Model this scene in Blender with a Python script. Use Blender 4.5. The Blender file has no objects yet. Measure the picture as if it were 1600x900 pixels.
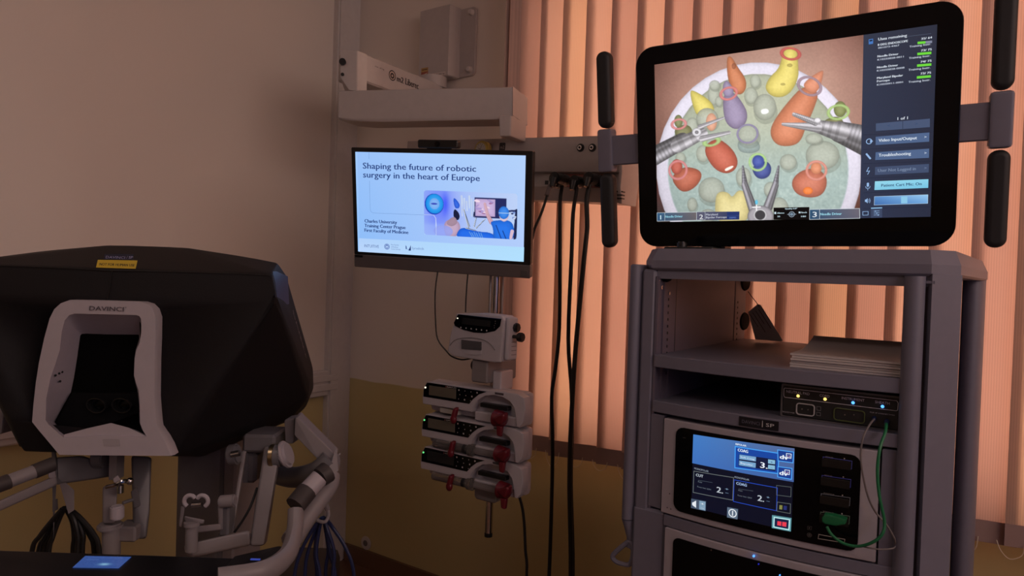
import bpy, bmesh, math, random
import numpy as np
from mathutils import Matrix, Vector, Euler
random.seed(7)
D = bpy.data; SC = bpy.context.scene; COL = SC.collection
R = math.radians
# ------------------------------------------------------------------ camera
FPX, CAMH, PITCH, ROLL = 1080.0, 1.40, R(1.0), 0.033
_f = Vector((0, math.cos(PITCH), -math.sin(PITCH))); _r0 = Vector((1, 0, 0)); _u0 = Vector((0, math.sin(PITCH), math.cos(PITCH)))
_r = _r0*math.cos(ROLL) + _u0*math.sin(ROLL); _u = _u0*math.cos(ROLL) - _r0*math.sin(ROLL)
CAMP = Vector((0, 0, CAMH))
cam = D.cameras.new('camera'); cam.sensor_width = 36; cam.lens = 36*FPX/1600; cam.clip_start = .02
camo = D.objects.new('camera', cam); COL.objects.link(camo)
camo.matrix_world = Matrix(((_r.x, _u.x, -_f.x, 0), (_r.y, _u.y, -_f.y, 0), (_r.z, _u.z, -_f.z, CAMH), (0, 0, 0, 1)))
SC.camera = camo
# ------------------------------------------------------------------ world, lights, exposure
SC.view_settings.view_transform = 'Standard'; SC.view_settings.look = 'None'
SC.view_settings.gamma = 1; SC.view_settings.use_curve_mapping = False; SC.view_settings.exposure = 0.0
wd = D.worlds.new('dusk'); SC.world = wd; wd.use_nodes = True
wd.node_tree.nodes['Background'].inputs[0].default_value = (1.0, .55, .33, 1)
wd.node_tree.nodes['Background'].inputs[1].default_value = .35
def area(name, loc, rot, sx, sy, power, col):
    l = D.lights.new(name, 'AREA'); l.shape = 'RECTANGLE'; l.size = sx; l.size_y = sy; l.energy = power; l.color = col
    o = D.objects.new(name, l); COL.objects.link(o); o.location = loc; o.rotation_euler = rot; return o
WYAW = R(-34.5)
EX = Vector((math.cos(WYAW), math.sin(WYAW), 0)); EY = Vector((-math.sin(WYAW), math.cos(WYAW), 0))
COR = Vector((-.795, 3.356, 0))
def W(x, y, z): return COR + EX*x + EY*y + Vector((0, 0, z))     # room axes: x along window wall, y into it
area('evening_daylight', W(2.2, .75, 1.72), (R(-90), 0, WYAW), 3.2, 2.6, 325, (1.0, .69, .53))
area('added_ceiling_fill', W(1.6, -3.0, 2.93), (0, 0, WYAW), 1.2, .3, 7.0, (1.0, .80, .73))  # added weak fill for the room's ambience, an unseen source overhead
area('added_side_fill', W(4.5, -1.9, 2.25), (R(80), 0, WYAW+R(90)), 2.4, 1.2, 27.0, (1.0, .74, .66))  # added pink fill to brighten the left wall; no window is built there

area('blue_screen_across_room', (1.15, -1.9, 1.45), (R(90), 0, R(8)), .6, .4, 3.0, (.30, .36, 1.0))
# ------------------------------------------------------------------ measuring helpers (photo pixel -> point on a plane of the place)
def ray(px, py): return _f + _r*((px-800)/FPX) + _u*((450-py)/FPX)
def P(px, py, Y):
    d = ray(px, py); return CAMP + d*(Y/d.y)
def frame(loc, rx=0, ry=0, rz=0): return Matrix.Translation(loc) @ Euler((R(rx), R(ry), R(rz)), 'XYZ').to_matrix().to_4x4()
def on(M, px, py, y=0.0):                                          # pixel -> local point on plane y of a frame
    n = (M.to_3x3() @ Vector((0, 1, 0))); p0 = M @ Vector((0, y, 0)); d = ray(px, py)
    return M.inverted() @ (CAMP + d*((p0-CAMP).dot(n)/d.dot(n)))
# ------------------------------------------------------------------ materials
def lin(c): return tuple(((x/255)/12.92 if x/255 <= .04045 else ((x/255+.055)/1.055)**2.4) for x in c)
MATS = {}
def mat(name, col, rough=.5, metal=0., noise=.06, scale=40, bump=0., spec=.5, emit=None, es=1., trans=0., coat=0.):
    if name in MATS: return MATS[name]
    m = D.materials.new(name); m.use_nodes = True; nt = m.node_tree; b = nt.nodes['Principled BSDF']
    b.inputs['Roughness'].default_value = rough; b.inputs['Metallic'].default_value = metal
    b.inputs['Specular IOR Level'].default_value = spec; b.inputs['Coat Weight'].default_value = coat
    b.inputs['Transmission Weight'].default_value = trans
    tc = nt.nodes.new('ShaderNodeTexCoord'); nz = nt.nodes.new('ShaderNodeTexNoise'); nz.inputs['Scale'].default_value = scale
    nt.links.new(tc.outputs['Object'], nz.inputs['Vector'])
    rmp = nt.nodes.new('ShaderNodeMix'); rmp.data_type = 'RGBA'
    rmp.inputs[6].default_value = tuple(c*(1-noise) for c in col)+(1,); rmp.inputs[7].default_value = tuple(min(1, c*(1+noise)) for c in col)+(1,)
    nt.links.new(nz.outputs['Fac'], rmp.inputs[0]); nt.links.new(rmp.outputs[2], b.inputs['Base Color'])
    if bump:
        bp = nt.nodes.new('ShaderNodeBump'); bp.inputs['Strength'].default_value = bump; bp.inputs['Distance'].default_value = .002
        nt.links.new(nz.outputs['Fac'], bp.inputs['Height']); nt.links.new(bp.outputs[0], b.inputs['Normal'])
    if emit:
        b.inputs['Emission Color'].default_value = tuple(emit)+(1,); b.inputs['Emission Strength'].default_value = es
    MATS[name] = m; return m
def print_mat(name, glow):                                         # flat print / lit display: colours carried by the mesh
    if name in MATS: return MATS[name]
    m = D.materials.new(name); m.use_nodes = True; nt = m.node_tree; b = nt.nodes['Principled BSDF']
    a = nt.nodes.new('ShaderNodeAttribute'); a.attribute_name = 'print'
    if glow:
        b.inputs['Base Color'].default_value = (.004, .004, .005, 1); b.inputs['Roughness'].default_value = .25
        nt.links.new(a.outputs['Color'], b.inputs['Emission Color']); b.inputs['Emission Strength'].default_value = glow
    else:
        nt.links.new(a.outputs['Color'], b.inputs['Base Color']); b.inputs['Roughness'].default_value = .5
    MATS[name] = m; return m
def wall_mat(name, top, low, zl):
    m = D.materials.new(name); m.use_nodes = True; nt = m.node_tree; b = nt.nodes['Principled BSDF']; N = nt.nodes.new; L = nt.links.new
    g = N('ShaderNodeNewGeometry'); s = N('ShaderNodeSeparateXYZ'); L(g.outputs['Position'], s.inputs[0])
    nz = N('ShaderNodeTexNoise'); nz.inputs['Scale'].default_value = 6; L(g.outputs['Position'], nz.inputs['Vector'])
    ad = N('ShaderNodeMath'); ad.operation = 'MULTIPLY_ADD'; ad.inputs[1].default_value = .012; L(nz.outputs['Fac'], ad.inputs[0]); L(s.outputs['Z'], ad.inputs[2])
    mr = N('ShaderNodeMapRange'); mr.inputs['From Min'].default_value = zl; mr.inputs['From Max'].default_value = zl+.006; L(ad.outputs[0], mr.inputs['Value'])
    mx = N('ShaderNodeMix'); mx.data_type = 'RGBA'; mx.inputs[6].default_value = low+(1,); mx.inputs[7].default_value = top+(1,)
    L(mr.outputs[0], mx.inputs[0]); L(mx.outputs[2], b.inputs['Base Color']); b.inputs['Roughness'].default_value = .55
    n2 = N('ShaderNodeTexNoise'); n2.inputs['Scale'].default_value = 220; L(g.outputs['Position'], n2.inputs['Vector'])
    bp = N('ShaderNodeBump'); bp.inputs['Strength'].default_value = .08; bp.inputs['Distance'].default_value = .002; L(n2.outputs['Fac'], bp.inputs['Height']); L(bp.outputs[0], b.inputs['Normal'])
    return m
M_wall = wall_mat('cream_wall_with_yellow_dado', (.76, .69, .63), (.56, .47, .23), .884)
M_floor = mat('brown_linoleum', (.16, .085, .05), .4, bump=.1)
M_white = mat('white_enamel', (.62, .58, .57), .4)
M_ceil = mat('ceiling_white', (.6, .55, .5), .8)
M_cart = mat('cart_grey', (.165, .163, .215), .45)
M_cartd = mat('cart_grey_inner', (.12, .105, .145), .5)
M_panel = mat('module_face_grey', (.40, .375, .42), .4)
M_black = mat('black_plastic', (.008, .008, .009), .35)
M_gloss = mat('black_glass', (.003, .003, .004), .1, spec=.2)
M_rub = mat('black_rubber', (.012, .012, .014), .6)
M_cable = mat('black_cable', (.008, .008, .009), .5)
M_blue = mat('blue_cable', (.012, .02, .075), .45)
M_green = mat('green_cable', (.01, .16, .06), .45)
M_greyc = mat('grey_cable', (.16, .14, .14), .5)
M_pump = mat('pump_white', (.50, .47, .50), .35)
M_pumpd = mat('pump_grey', (.22, .20, .20), .5)
M_red = mat('clamp_red', (.13, .008, .016), .35)
M_lcd = mat('idle_lcd', (.13, .115, .085), .4)
M_clear = mat('clear_syringe', (.55, .52, .50), .12, trans=.85)
M_chrome = mat('chrome', (.55, .53, .52), .18, metal=1)
M_steel = mat('brushed_steel', (.35, .33, .33), .35, metal=1)
M_hood = mat('console_charcoal', (.008, .007, .0085), .6, bump=.15, scale=300, spec=.3)
M_hood2 = mat('console_side_charcoal', (.030, .022, .022), .45)
M_bezel = mat('console_bezel_white', (.43, .39, .425), .5)
M_arm = mat('console_arm_grey', (.25, .225, .235), .45)
M_arm2 = mat('console_arm_dark_grey', (.15, .143, .155), .4)
M_blk2 = mat('console_pad_black', (.010, .010, .012), .35)
M_grip = mat('grip_dark_brown_grey', (.05, .04, .04), .6)
M_bluerefl = mat('console_blue_reflection', (.02, .035, .13), .35)  # blue light reflected by the hood corner, put into its colour
M_label = mat('pale_label', (.5, .47, .42), .5)
M_beam = mat('beam_white', (.46, .42, .41), .45)
M_yel = mat('yellow_plastic', (.55, .42, .10), .5)
M_pinkp = mat('red_socket_plate', (.30, .10, .08), .5)
M_paper = mat('paper', (.55, .50, .48), .7, scale=20)
M_chain = mat('white_bead_chain', (.75, .68, .55), .4)
# ------------------------------------------------------------------ builders
MW = {}
def tagp(o, label=None, cat=None, group=None, kind=None):
    for k, v in (('label', label), ('category', cat), ('group', group), ('kind', kind)):
        if v: o[k] = v
    return o
def thing(name, label, cat, M, group=None):
    o = D.objects.new(name, None); COL.objects.link(o); o.empty_display_size = .05
    o.matrix_world = M; MW[o] = M.copy(); tagp(o, label, cat, group); return o
def T(v): return Matrix.Translation(Vector(v))
class MB:
    def __init__(s): s.bm = bmesh.new()
    def _add(s, bm2, M=None):
        me = D.meshes.new('t'); bm2.to_mesh(me); bm2.free()
        if M is not None: me.transform(M)
        s.bm.from_mesh(me); D.meshes.remove(me)
    def box(s, c, d, bev=0., M=None, seg=1):
        b = bmesh.new(); bmesh.ops.create_cube(b, size=1); bmesh.ops.scale(b, vec=d, verts=b.verts)
        if bev: bmesh.ops.bevel(b, geom=b.edges[:], offset=bev, segments=seg, affect='EDGES', profile=.5)
        bmesh.ops.translate(b, vec=c, verts=b.verts); s._add(b, M); return s
    def span(s, a, b, bev=0., M=None, seg=1):
        return s.box([(x+y)/2 for x, y in zip(a, b)], [abs(y-x) for x, y in zip(a, b)], bev, M, seg)
    def cyl(s, a, b, r, r2=None, n=20, bev=0.):
        a = Vector(a); b = Vector(b); q = bmesh.new()
        bmesh.ops.create_cone(q, cap_ends=True, segments=n, radius1=r, radius2=r if r2 is None else r2, depth=(b-a).length)
        if bev:
            bmesh.ops.bevel(q, geom=[e for e in q.edges if abs(e.verts[0].co.z-e.verts[1].co.z) < 1e-6], offset=bev, segments=2, affect='EDGES')
        s._add(q, T((a+b)/2) @ (b-a).to_track_quat('Z', 'Y').to_matrix().to_4x4()); return s
    def ball(s, c, r, n=12, sc=(1, 1, 1)):
        q = bmesh.new(); bmesh.ops.create_uvsphere(q, u_segments=n, v_segments=max(6, n//2), radius=r)
        s._add(q, T(c) @ Matrix.Diagonal(Vector(sc).to_4d())); return s
    def prism(s, poly, a0, a1, axis='y', bev=0., M=None, seg=1):   # poly in the two other axes (x,z)/(x,y)/(y,z)
        q = bmesh.new()
        def mk(p, a): return {'y': (p[0], a, p[1]), 'z': (p[0], p[1], a), 'x': (a, p[0], p[1])}[axis]
        v0 = [q.verts.new(mk(p, a0)) for p in poly]; v1 = [q.verts.new(mk(p, a1)) for p in poly]; n = len(poly)
        caps = [q.faces.new(v0), q.faces.new(v1[::-1])]
        for i in range(n): q.faces.new((v0[i], v1[i], v1[(i+1) % n], v0[(i+1) % n]))
        bmesh.ops.recalc_face_normals(q, faces=q.faces)
        if bev:
            bmesh.ops.bevel(q, geom=[e for f in caps for e in f.edges], offset=bev, segments=seg, affect='EDGES', profile=.5)
        s._add(q, M); return s
    def hull(s, pts, bev=0., seg=2):
        q = bmesh.new()
        for p in pts: q.verts.new(p)
        g = bmesh.ops.convex_hull(q, input=q.verts[:])
        bmesh.ops.delete(q, geom=[v for v in q.verts if not v.link_faces], context='VERTS')
        bmesh.ops.dissolve_limit(q, angle_limit=.02, verts=q.verts[:], edges=q.edges[:])
        if bev: bmesh.ops.bevel(q, geom=q.edges[:], offset=bev, segments=seg, affect='EDGES', profile=.5)
        s._add(q); return s
    def tube(s, pts, r, n=8, smooth=4, closed=False, flat=1.):
        pts = [Vector(p) for p in pts]
        if smooth: pts = spline(pts, smooth, closed)
        rr = r if isinstance(r, (list, tuple)) else None
        q = bmesh.new(); rings = []; N = len(pts); nrm = None
        for i, p in enumerate(pts):
            t = (pts[(i+1) % N]-pts[i-1]) if closed else (pts[min(i+1, N-1)]-pts[max(i-1, 0)])
            t.normalize()
            if nrm is None: nrm = t.orthogonal().normalized() if abs(t.z) > .95 else Vector((0, 0, 1)).cross(t).normalized()
            nrm = (nrm - t*nrm.dot(t)).normalized(); bn = t.cross(nrm)
            ri = rr[0]+(rr[1]-rr[0])*i/(N-1) if rr else r
            rings.append([q.verts.new(p+nrm*math.cos(2*math.pi*k/n)*ri+bn*math.sin(2*math.pi*k/n)*ri*flat) for k in range(n)])
        for i in range(N if closed else N-1):
            a = rings[i]; b = rings[(i+1) % N]
            for k in range(n): q.faces.new((a[k], a[(k+1) % n], b[(k+1) % n], b[k]))
        if not closed: q.faces.new(rings[0][::-1]); q.faces.new(rings[-1])
        bmesh.ops.recalc_face_normals(q, faces=q.faces); s._add(q); return s
    def ring_plate(s, outer, inner, y0, y1, bev=0., M=None):        # plate with a hole, polys in (x,z)
        q = bmesh.new()
        def loop(poly, y): return [q.verts.new((p[0], y, p[1])) for p in poly]
        lo = [loop(outer, y0), loop(inner, y0), loop(outer, y1), loop(inner, y1)]
        for a, b in ((0, 1), (2, 3)):
            ed = []
            for L in (lo[a], lo[b]):
                for i in range(len(L)):
                    ed.append(q.edges.new((L[i], L[(i+1) % len(L)])))
            bmesh.ops.triangle_fill(q, edges=ed, use_beauty=True)
        for a, b in ((0, 2), (1, 3)):
            L, K = lo[a], lo[b]
            for i in range(len(L)): q.faces.new((L[i], L[(i+1) % len(L)], K[(i+1) % len(L)], K[i]))
        bmesh.ops.recalc_face_normals(q, faces=q.faces); s._add(q, M); return s
    def loft(s, loops, closed=True, cap=False):
        q = bmesh.new(); vs = [[q.verts.new(p) for p in L] for L in loops]; n = len(loops[0])
        for a, b in zip(vs, vs[1:]):
            for i in range(n if closed else n-1): q.faces.new((a[i], a[(i+1) % n], b[(i+1) % n], b[i]))
        if cap: q.faces.new(vs[0]); q.faces.new(vs[-1][::-1])
        bmesh.ops.recalc_face_normals(q, faces=q.faces); s._add(q); return s
    def text(s, body, M, w=None, h=.01, depth=.0004):
        v, f = glyphs(body); x0, x1 = v[:, 0].min(), v[:, 0].max(); sy = h/.73; sx = (w/(x1-x0)) if w else sy
        q = bmesh.new(); vv = [q.verts.new(((a-x0)*sx, 0, b*sy)) for a, b in v]
        for t in f:
            try: q.faces.new([vv[i] for i in t])
            except ValueError: pass
        s._add(q, M); return s
    def bend(s, fn):
        for v in s.bm.verts: v.co.y += fn(v.co.x)
        return s
    def build(s, name, m, parent=None, world=False, sharp=35, label=None, kind=None):
        me = D.meshes.new(name)
        if world and parent is not None:
            root = parent
            Mi = MW[root].inverted()
            bmesh.ops.transform(s.bm, matrix=Mi, verts=s.bm.verts)
        s.bm.to_mesh(me); s.bm.free(); me.materials.append(m)
        me.polygons.foreach_set('use_smooth', [True]*len(me.polygons)); me.set_sharp_from_angle(angle=R(sharp))
        o = D.objects.new(name, me); COL.objects.link(o)
        if len(me.polygons) < 4000:
            wn = o.modifiers.new('normals', 'WEIGHTED_NORMAL'); wn.keep_sharp = True
        if parent is not None: o.parent = parent; MW[o] = MW[parent]
        else: MW[o] = Matrix()
        return tagp(o, label, None, None, kind)
def solo(mb, name, m, label, cat, group=None, sharp=35):            # a thing of a single mesh, built in world space, origin at its lowest point
    vs = [v.co for v in mb.bm.verts]; c = sum(vs, Vector())/len(vs); c.z = min(v.z for v in vs)
    bmesh.ops.translate(mb.bm, vec=-c, verts=mb.bm.verts)
    o = mb.build(name, m, None, sharp=sharp); o.location = c; MW[o] = T(c); return tagp(o, label, cat, group)
def struct(mb, name, m, sharp=35): return tagp(mb.build(name, m, sharp=sharp), kind='structure')
def spline(p, k=4, closed=False):
    out = []; n = len(p)
    for i in range(n if closed else n-1):
        if closed: a, b, c, d = p[i-1], p[i], p[(i+1) % n], p[(i+2) % n]
        else: a, b, c, d = p[max(i-1, 0)], p[i], p[i+1], p[min(i+2, n-1)]
        for j in range(k):
            t = j/k; out.append(.5*((2*b)+(c-a)*t+(2*a-5*b+4*c-d)*t*t+(3*b-a-3*c+d)*t**3))
    if not closed: out.append(p[-1])
    return out
def rrect(x0, z0, x1, z1, r, n=5):
    o = []
    for cx, cz, a in ((x1-r, z1-r, 0), (x0+r, z1-r, 90), (x0+r, z0+r, 180), (x1-r, z0+r, 270)):
        for k in range(n+1):
            t = R(a+90*k/n); o.append((cx+r*math.cos(t), cz+r*math.sin(t)))
    return o
_G = {}
def glyphs(body):
    if body in _G: return _G[body]
    cu = D.curves.new('t', 'FONT'); cu.body = body; cu.resolution_u = 2; cu.size = 1
    o = D.objects.new('t', cu); COL.objects.link(o)
    bpy.context.view_layer.update()
    me = o.to_mesh(); n = len(me.vertices); co = np.zeros(n*3); me.vertices.foreach_get('co', co)
    f = [tuple(p.vertices) for p in me.polygons]; v = co.reshape(-1, 3)[:, :2].copy()
    o.to_mesh_clear(); D.objects.remove(o); D.curves.remove(cu); _G[body] = (v, f); return v, f
class Flat:                                                        # a flat print or lit display; local x right, z up, faces -y
    def __init__(s, M=None, y=0., bow=None, step=.00004):
        s.V = []; s.F = []; s.C = []; s.M = M; s.y = y; s.bow = bow; s.k = 0; s.step = step; s.n = 0
    def _put(s, xz, faces, cols):
        s.k += 1; y = s.y - s.k*s.step
        xz = np.asarray(xz, float); b = np.array([s.bow(x) for x in xz[:, 0]]) if s.bow else 0
        s.V.append(np.stack([xz[:, 0], np.zeros(len(xz))+y+b, xz[:, 1]], 1)); s.F += [tuple(i+s.n for i in f) for f in faces]
        c = np.ones((len(xz), 4)); c[:, :3] = cols; s.C.append(c); s.n += len(xz)
    def xz(s, px, py): p = on(s.M, px, py, s.y); return (p.x, p.z)
    def poly(s, pts, col, cols=None):
        c = [lin(q) for q in cols] if cols else lin(col)
        s._put(pts, [tuple(range(len(pts)))], c)
    def polyp(s, px, col, cols=None): s.poly([s.xz(*p) for p in px], col, cols)
    def strip(s, x0, z0, x1, z1, col, n=14, col2=None):            # rectangle split along x so that it can follow a bow
        xs = np.linspace(x0, x1, n+1); v = [(x, z0) for x in xs]+[(x, z1) for x in xs]
        a, b = np.array(lin(col)), np.array(lin(col2 or col)); c = [a+(b-a)*i/n for i in range(n+1)]*2
        s._put(v, [(i, i+1, n+2+i, n+1+i) for i in range(n)], np.array(c))
    def line(s, pts, w, col, closed=False):
        pts = [Vector(p) for p in pts]; N = len(pts); f = []; v = []
        for i in range(N if closed else N-1):
            a, b = pts[i], pts[(i+1) % N]; t = (b-a)
            if t.length < 1e-9: continue
            t.normalize(); n = Vector((-t.y, t.x))*w/2; a2 = a-t*w/2; b2 = b+t*w/2
            k = len(v); v += [a2-n, b2-n, b2+n, a2+n]; f.append((k, k+1, k+2, k+3))
        s._put([(p.x, p.y) for p in v], f, lin(col))
    def linep(s, px, w, col, closed=False): s.line([s.xz(*p) for p in px], w, col, closed)
    def disc(s, x, z, r, col, r2=None, n=24, inner=None):
        p = [(x+r*math.cos(2*math.pi*k/n), z+(r2 or r)*math.sin(2*math.pi*k/n)) for k in range(n)]
        if inner:
            q = [(x+(a-x)*inner, z+(b-z)*inner) for a, b in p]
            s._put(p+q, [(k, (k+1) % n, n+(k+1) % n, n+k) for k in range(n)], lin(col))
        else: s._put(p, [tuple(range(n))], lin(col))
    def text(s, body, x0, x1, zb, h, col, bold=0):
        v, f = glyphs(body); a, b = v[:, 0].min(), v[:, 0].max()
        for dx in ((0, bold) if bold else (0,)):
            s._put(np.stack([x0+dx+(v[:, 0]-a)*(x1-x0)/(b-a), zb+v[:, 1]*h/.73], 1), f, lin(col))
    def textp(s, body, a, b, hpx, col, bold=0, F=None):
        A = s.xz(*a); B = s.xz(*b); Hh = s.xz(a[0], a[1]-hpx); s.text(body, A[0], B[0], (A[1]+B[1])/2, Hh[1]-A[1], col, bold)
    def grid(s, X, Z, RGB):                                        # arrays (rows, cols); RGB linear
        h, w = X.shape; idx = np.arange(h*w).reshape(h, w)
        q = np.stack([idx[:-1, :-1], idx[:-1, 1:], idx[1:, 1:], idx[1:, :-1]], -1).reshape(-1, 4)
        s._put(np.stack([X.ravel(), Z.ravel()], 1), q.tolist(), RGB.reshape(-1, 3))
    def build(s, name, m, parent=None, label=None):
        me = D.meshes.new(name); me.from_pydata(np.concatenate(s.V).tolist(), [], s.F); me.update()
        at = me.color_attributes.new('print', 'FLOAT_COLOR', 'POINT'); at.data.foreach_set('color', np.concatenate(s.C).ravel().astype(np.float32))
        me.materials.append(m); o = D.objects.new(name, me); COL.objects.link(o)
        if parent is not None: o.parent = parent; MW[o] = MW[parent]
        return tagp(o, label)
# ------------------------------------------------------------------ soft painter for the pictures shown on the displays
def srgb2lin(a): a = np.clip(a, 0, 1); return np.where(a <= .04045, a/12.92, ((a+.055)/1.055)**2.4)
def chaikin(p, n=2):
    p = np.asarray(p, float)
    for _ in range(n):
        q = np.roll(p, -1, 0); p = np.stack([.75*p+.25*q, .25*p+.75*q], 1).reshape(-1, 2)
    return p
class Paint:
    def __init__(s, X, Y): s.X = X; s.Y = Y; s.I = np.zeros(X.shape+(3,))
    def fill(s, fn): s.I[:] = fn
    def blend(s, m, col): s.I = s.I*(1-m[..., None])+np.asarray(col)*m[..., None]
    def sd(s, poly):
        X, Y = s.X, s.Y; d = np.full(X.shape, 1e9); ins = np.zeros(X.shape, bool); n = len(poly)
        for i in range(n):
            ax, ay = poly[i]; bx, by = poly[(i+1) % n]; ex, ey = bx-ax, by-ay
            t = np.clip(((X-ax)*ex+(Y-ay)*ey)/(ex*ex+ey*ey+1e-9), 0, 1); d = np.minimum(d, (X-ax-t*ex)**2+(Y-ay-t*ey)**2)
            c = ((ay > Y) != (by > Y)); 
            if ey != 0: ins ^= c & (X < ex*(Y-ay)/ey+ax)
        d = np.sqrt(d); return np.where(ins, -d, d)
    def blob(s, poly, col, rnd=45, dark=.55, aa=2.5, alpha=1., hl=.25, smooth=2):
        d = s.sd(chaikin(poly, smooth)); m = np.clip(.5-d/aa, 0, 1)*alpha; t = np.clip(-d/rnd, 0, 1); t = np.sqrt(t*(2-t))
        sh = dark+(1-dark)*t; c = np.asarray(col)/255*sh[..., None]; c = c+(1-c)*hl*(np.clip(t-.6, 0, 1)**2)[..., None]*2.2
        s.I = s.I*(1-m[..., None])+c*m[..., None]
    def ell(s, x, y, a, b, col, rot=0, **k):
        t = np.linspace(0, 2*np.pi, 20, endpoint=False); c, q = math.cos(R(rot)), math.sin(R(rot))
        px, py = a*np.cos(t), b*np.sin(t); s.blob(np.stack([x+px*c-py*q, y+px*q+py*c], 1), col, smooth=1, **k)
    def ring(s, x, y, a, b, w, col, rot=0, aa=2.5):
        c, q = math.cos(R(rot)), math.sin(R(rot)); dx, dy = s.X-x, s.Y-y; u = (dx*c+dy*q)/a; v = (-dx*q+dy*c)/b
        d = np.abs(np.hypot(u, v)-1)*min(a, b); m = np.clip((w*.8-d)/aa+.5, 0, 1)
        s.blend(m*.92, np.asarray(col)/255*(.74+.22*np.clip(1-d/w, 0, 1))[..., None])
    def cap(s, a, b, r0, r1, col, stripes=0, dark=.35, aa=2.5):
        ax, ay = a; ex, ey = b[0]-ax, b[1]-ay; L2 = ex*ex+ey*ey; t = np.clip(((s.X-ax)*ex+(s.Y-ay)*ey)/L2, 0, 1)
        rr = r0+(r1-r0)*t; px, py = s.X-ax-t*ex, s.Y-ay-t*ey; d = np.hypot(px, py); m = np.clip(.5-(d-rr)/aa, 0, 1)
        sg = (px*-ey+py*ex)/math.sqrt(L2)/rr; sh = dark+(1-dark)*np.exp(-((sg-.35)/.42)**2)+.25*np.exp(-((sg+.5)/.16)**2)
        if stripes: sh = sh*(1-.16*np.clip(np.sin(t*stripes*6.28)*3, 0, 1))
        s.blend(m, np.clip(np.asarray(col)/255*sh[..., None], 0, 1))
# ================================================================== ROOM
CW, CD, CH = 4.6, -5.2, 2.95
b = MB(); b.span((-.1, CD, -.1), (CW, .35, 0)); 
def roomM(): return Matrix(((EX.x, EY.x, 0, COR.x), (EX.y, EY.y, 0, COR.y), (0, 0, 1, 0), (0, 0, 0, 1)))
RM = roomM()
def rbox(*spans):
    q = MB()
    for a, c in spans: q.span(a, c, M=RM)
    return q
struct(rbox(((-.15, CD, -.1), (CW, .3, 0))), 'floor', M_floor)
struct(rbox(((-.15, CD, CH), (CW, .3, CH+.1))), 'ceiling', M_ceil)
struct(rbox(((-.15, CD, 0), (0, 0, CH))), 'wall_left', M_wall)
WX0, WX1, WZ0, WZ1 = 1.02, 4.2, .79, 2.62
struct(rbox(((-.15, 0, 0), (WX0, .28, CH)), ((WX1, 0, 0), (CW, .28, CH)), ((WX0, 0, 0), (WX1, .28, WZ0)), ((WX0, 0, WZ1), (WX1, .28, CH))), 'wall_back', M_wall)
struct(rbox(((CW, CD, 0), (CW+.1, .3, CH))), 'wall_right', M_wall)
struct(rbox(((-.15, CD-.1, 0), (CW+.1, CD, CH))), 'wall_front', M_wall)
# corner casing and bumper rail on the left wall
struct(rbox(((0.0, -.135, 0), (.03, 0, CH)), ((.03, -.125, 0), (.036, -.02, CH))), 'trim_1', M_white)
q = MB(); q.span((0, -2.6, .81), (.03, -.075, .93), .006, RM); q.span((.03, -2.6, .835), (.038, -.078, .868), .003, RM); q.span((.03, -2.6, .878), (.038, -.078, .91), .003, RM)
struct(q, 'trim_2', M_white)
struct(rbox(((.03, CD, 0), (.015, -.14, .08)), ((.04, -.015, 0), (CW, 0, .08))), 'baseboard_back', M_floor)
# window behind the blind
win = struct(rbox(((WX0, .12, WZ0), (WX1, .18, WZ0+.06)), ((WX0, .12, WZ1-.06), (WX1, .18, WZ1)), ((WX0, .12, WZ0), (WX0+.06, .18, WZ1)), ((WX1-.06, .12, WZ0), (WX1, .18, WZ1)), ((2.05, .12, WZ0), (2.13, .18, WZ1)), ((3.1, .12, WZ0), (3.18, .18, WZ1))), 'window_1', M_white)
gm = D.materials.new('window_pane'); gm.use_nodes = True; nt = gm.node_tree; nt.nodes.clear()
o_ = nt.nodes.new('ShaderNodeOutputMaterial'); mx = nt.nodes.new('ShaderNodeMixShader'); tr = nt.nodes.new('ShaderNodeBsdfTransparent'); gl = nt.nodes.new('ShaderNodeBsdfGlossy'); gl.inputs['Roughness'].default_value = .02
fr_ = nt.nodes.new('ShaderNodeFresnel'); nt.links.new(fr_.outputs[0], mx.inputs[0]); nt.links.new(tr.outputs[0], mx.inputs[1]); nt.links.new(gl.outputs[0], mx.inputs[2]); nt.links.new(mx.outputs[0], o_.inputs[0])
for a, c in ((WX0+.06, 2.05), (2.13, 3.1), (3.18, WX1-.06)): rbox(((a, .147, WZ0+.06), (c, .153, WZ1-.06))).build('pane', gm, win)
rbox(((WX0-.02, -.03, WZ0-.04), (WX1+.02, .12, WZ0))).build('window_sill', M_white, win)

# ---- vertical blind: every slat a part, its weight pocket a sub-part
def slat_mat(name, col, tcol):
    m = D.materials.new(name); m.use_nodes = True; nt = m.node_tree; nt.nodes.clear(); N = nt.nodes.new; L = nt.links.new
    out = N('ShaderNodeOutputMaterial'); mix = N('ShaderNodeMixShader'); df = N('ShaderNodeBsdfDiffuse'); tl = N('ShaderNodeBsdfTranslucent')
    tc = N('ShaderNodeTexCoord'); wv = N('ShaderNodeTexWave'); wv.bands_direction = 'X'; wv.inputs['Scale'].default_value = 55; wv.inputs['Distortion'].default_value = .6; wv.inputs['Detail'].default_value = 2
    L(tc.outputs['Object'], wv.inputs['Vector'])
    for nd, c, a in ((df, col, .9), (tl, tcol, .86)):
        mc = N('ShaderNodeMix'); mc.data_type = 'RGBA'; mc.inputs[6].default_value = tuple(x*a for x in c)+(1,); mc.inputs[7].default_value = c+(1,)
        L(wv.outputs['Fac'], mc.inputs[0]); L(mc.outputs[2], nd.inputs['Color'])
    mix.inputs[0].default_value = .5; L(df.outputs[0], mix.inputs[1]); L(tl.outputs[0], mix.inputs[2]); L(mix.outputs[0], out.inputs[0]); return m
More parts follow.
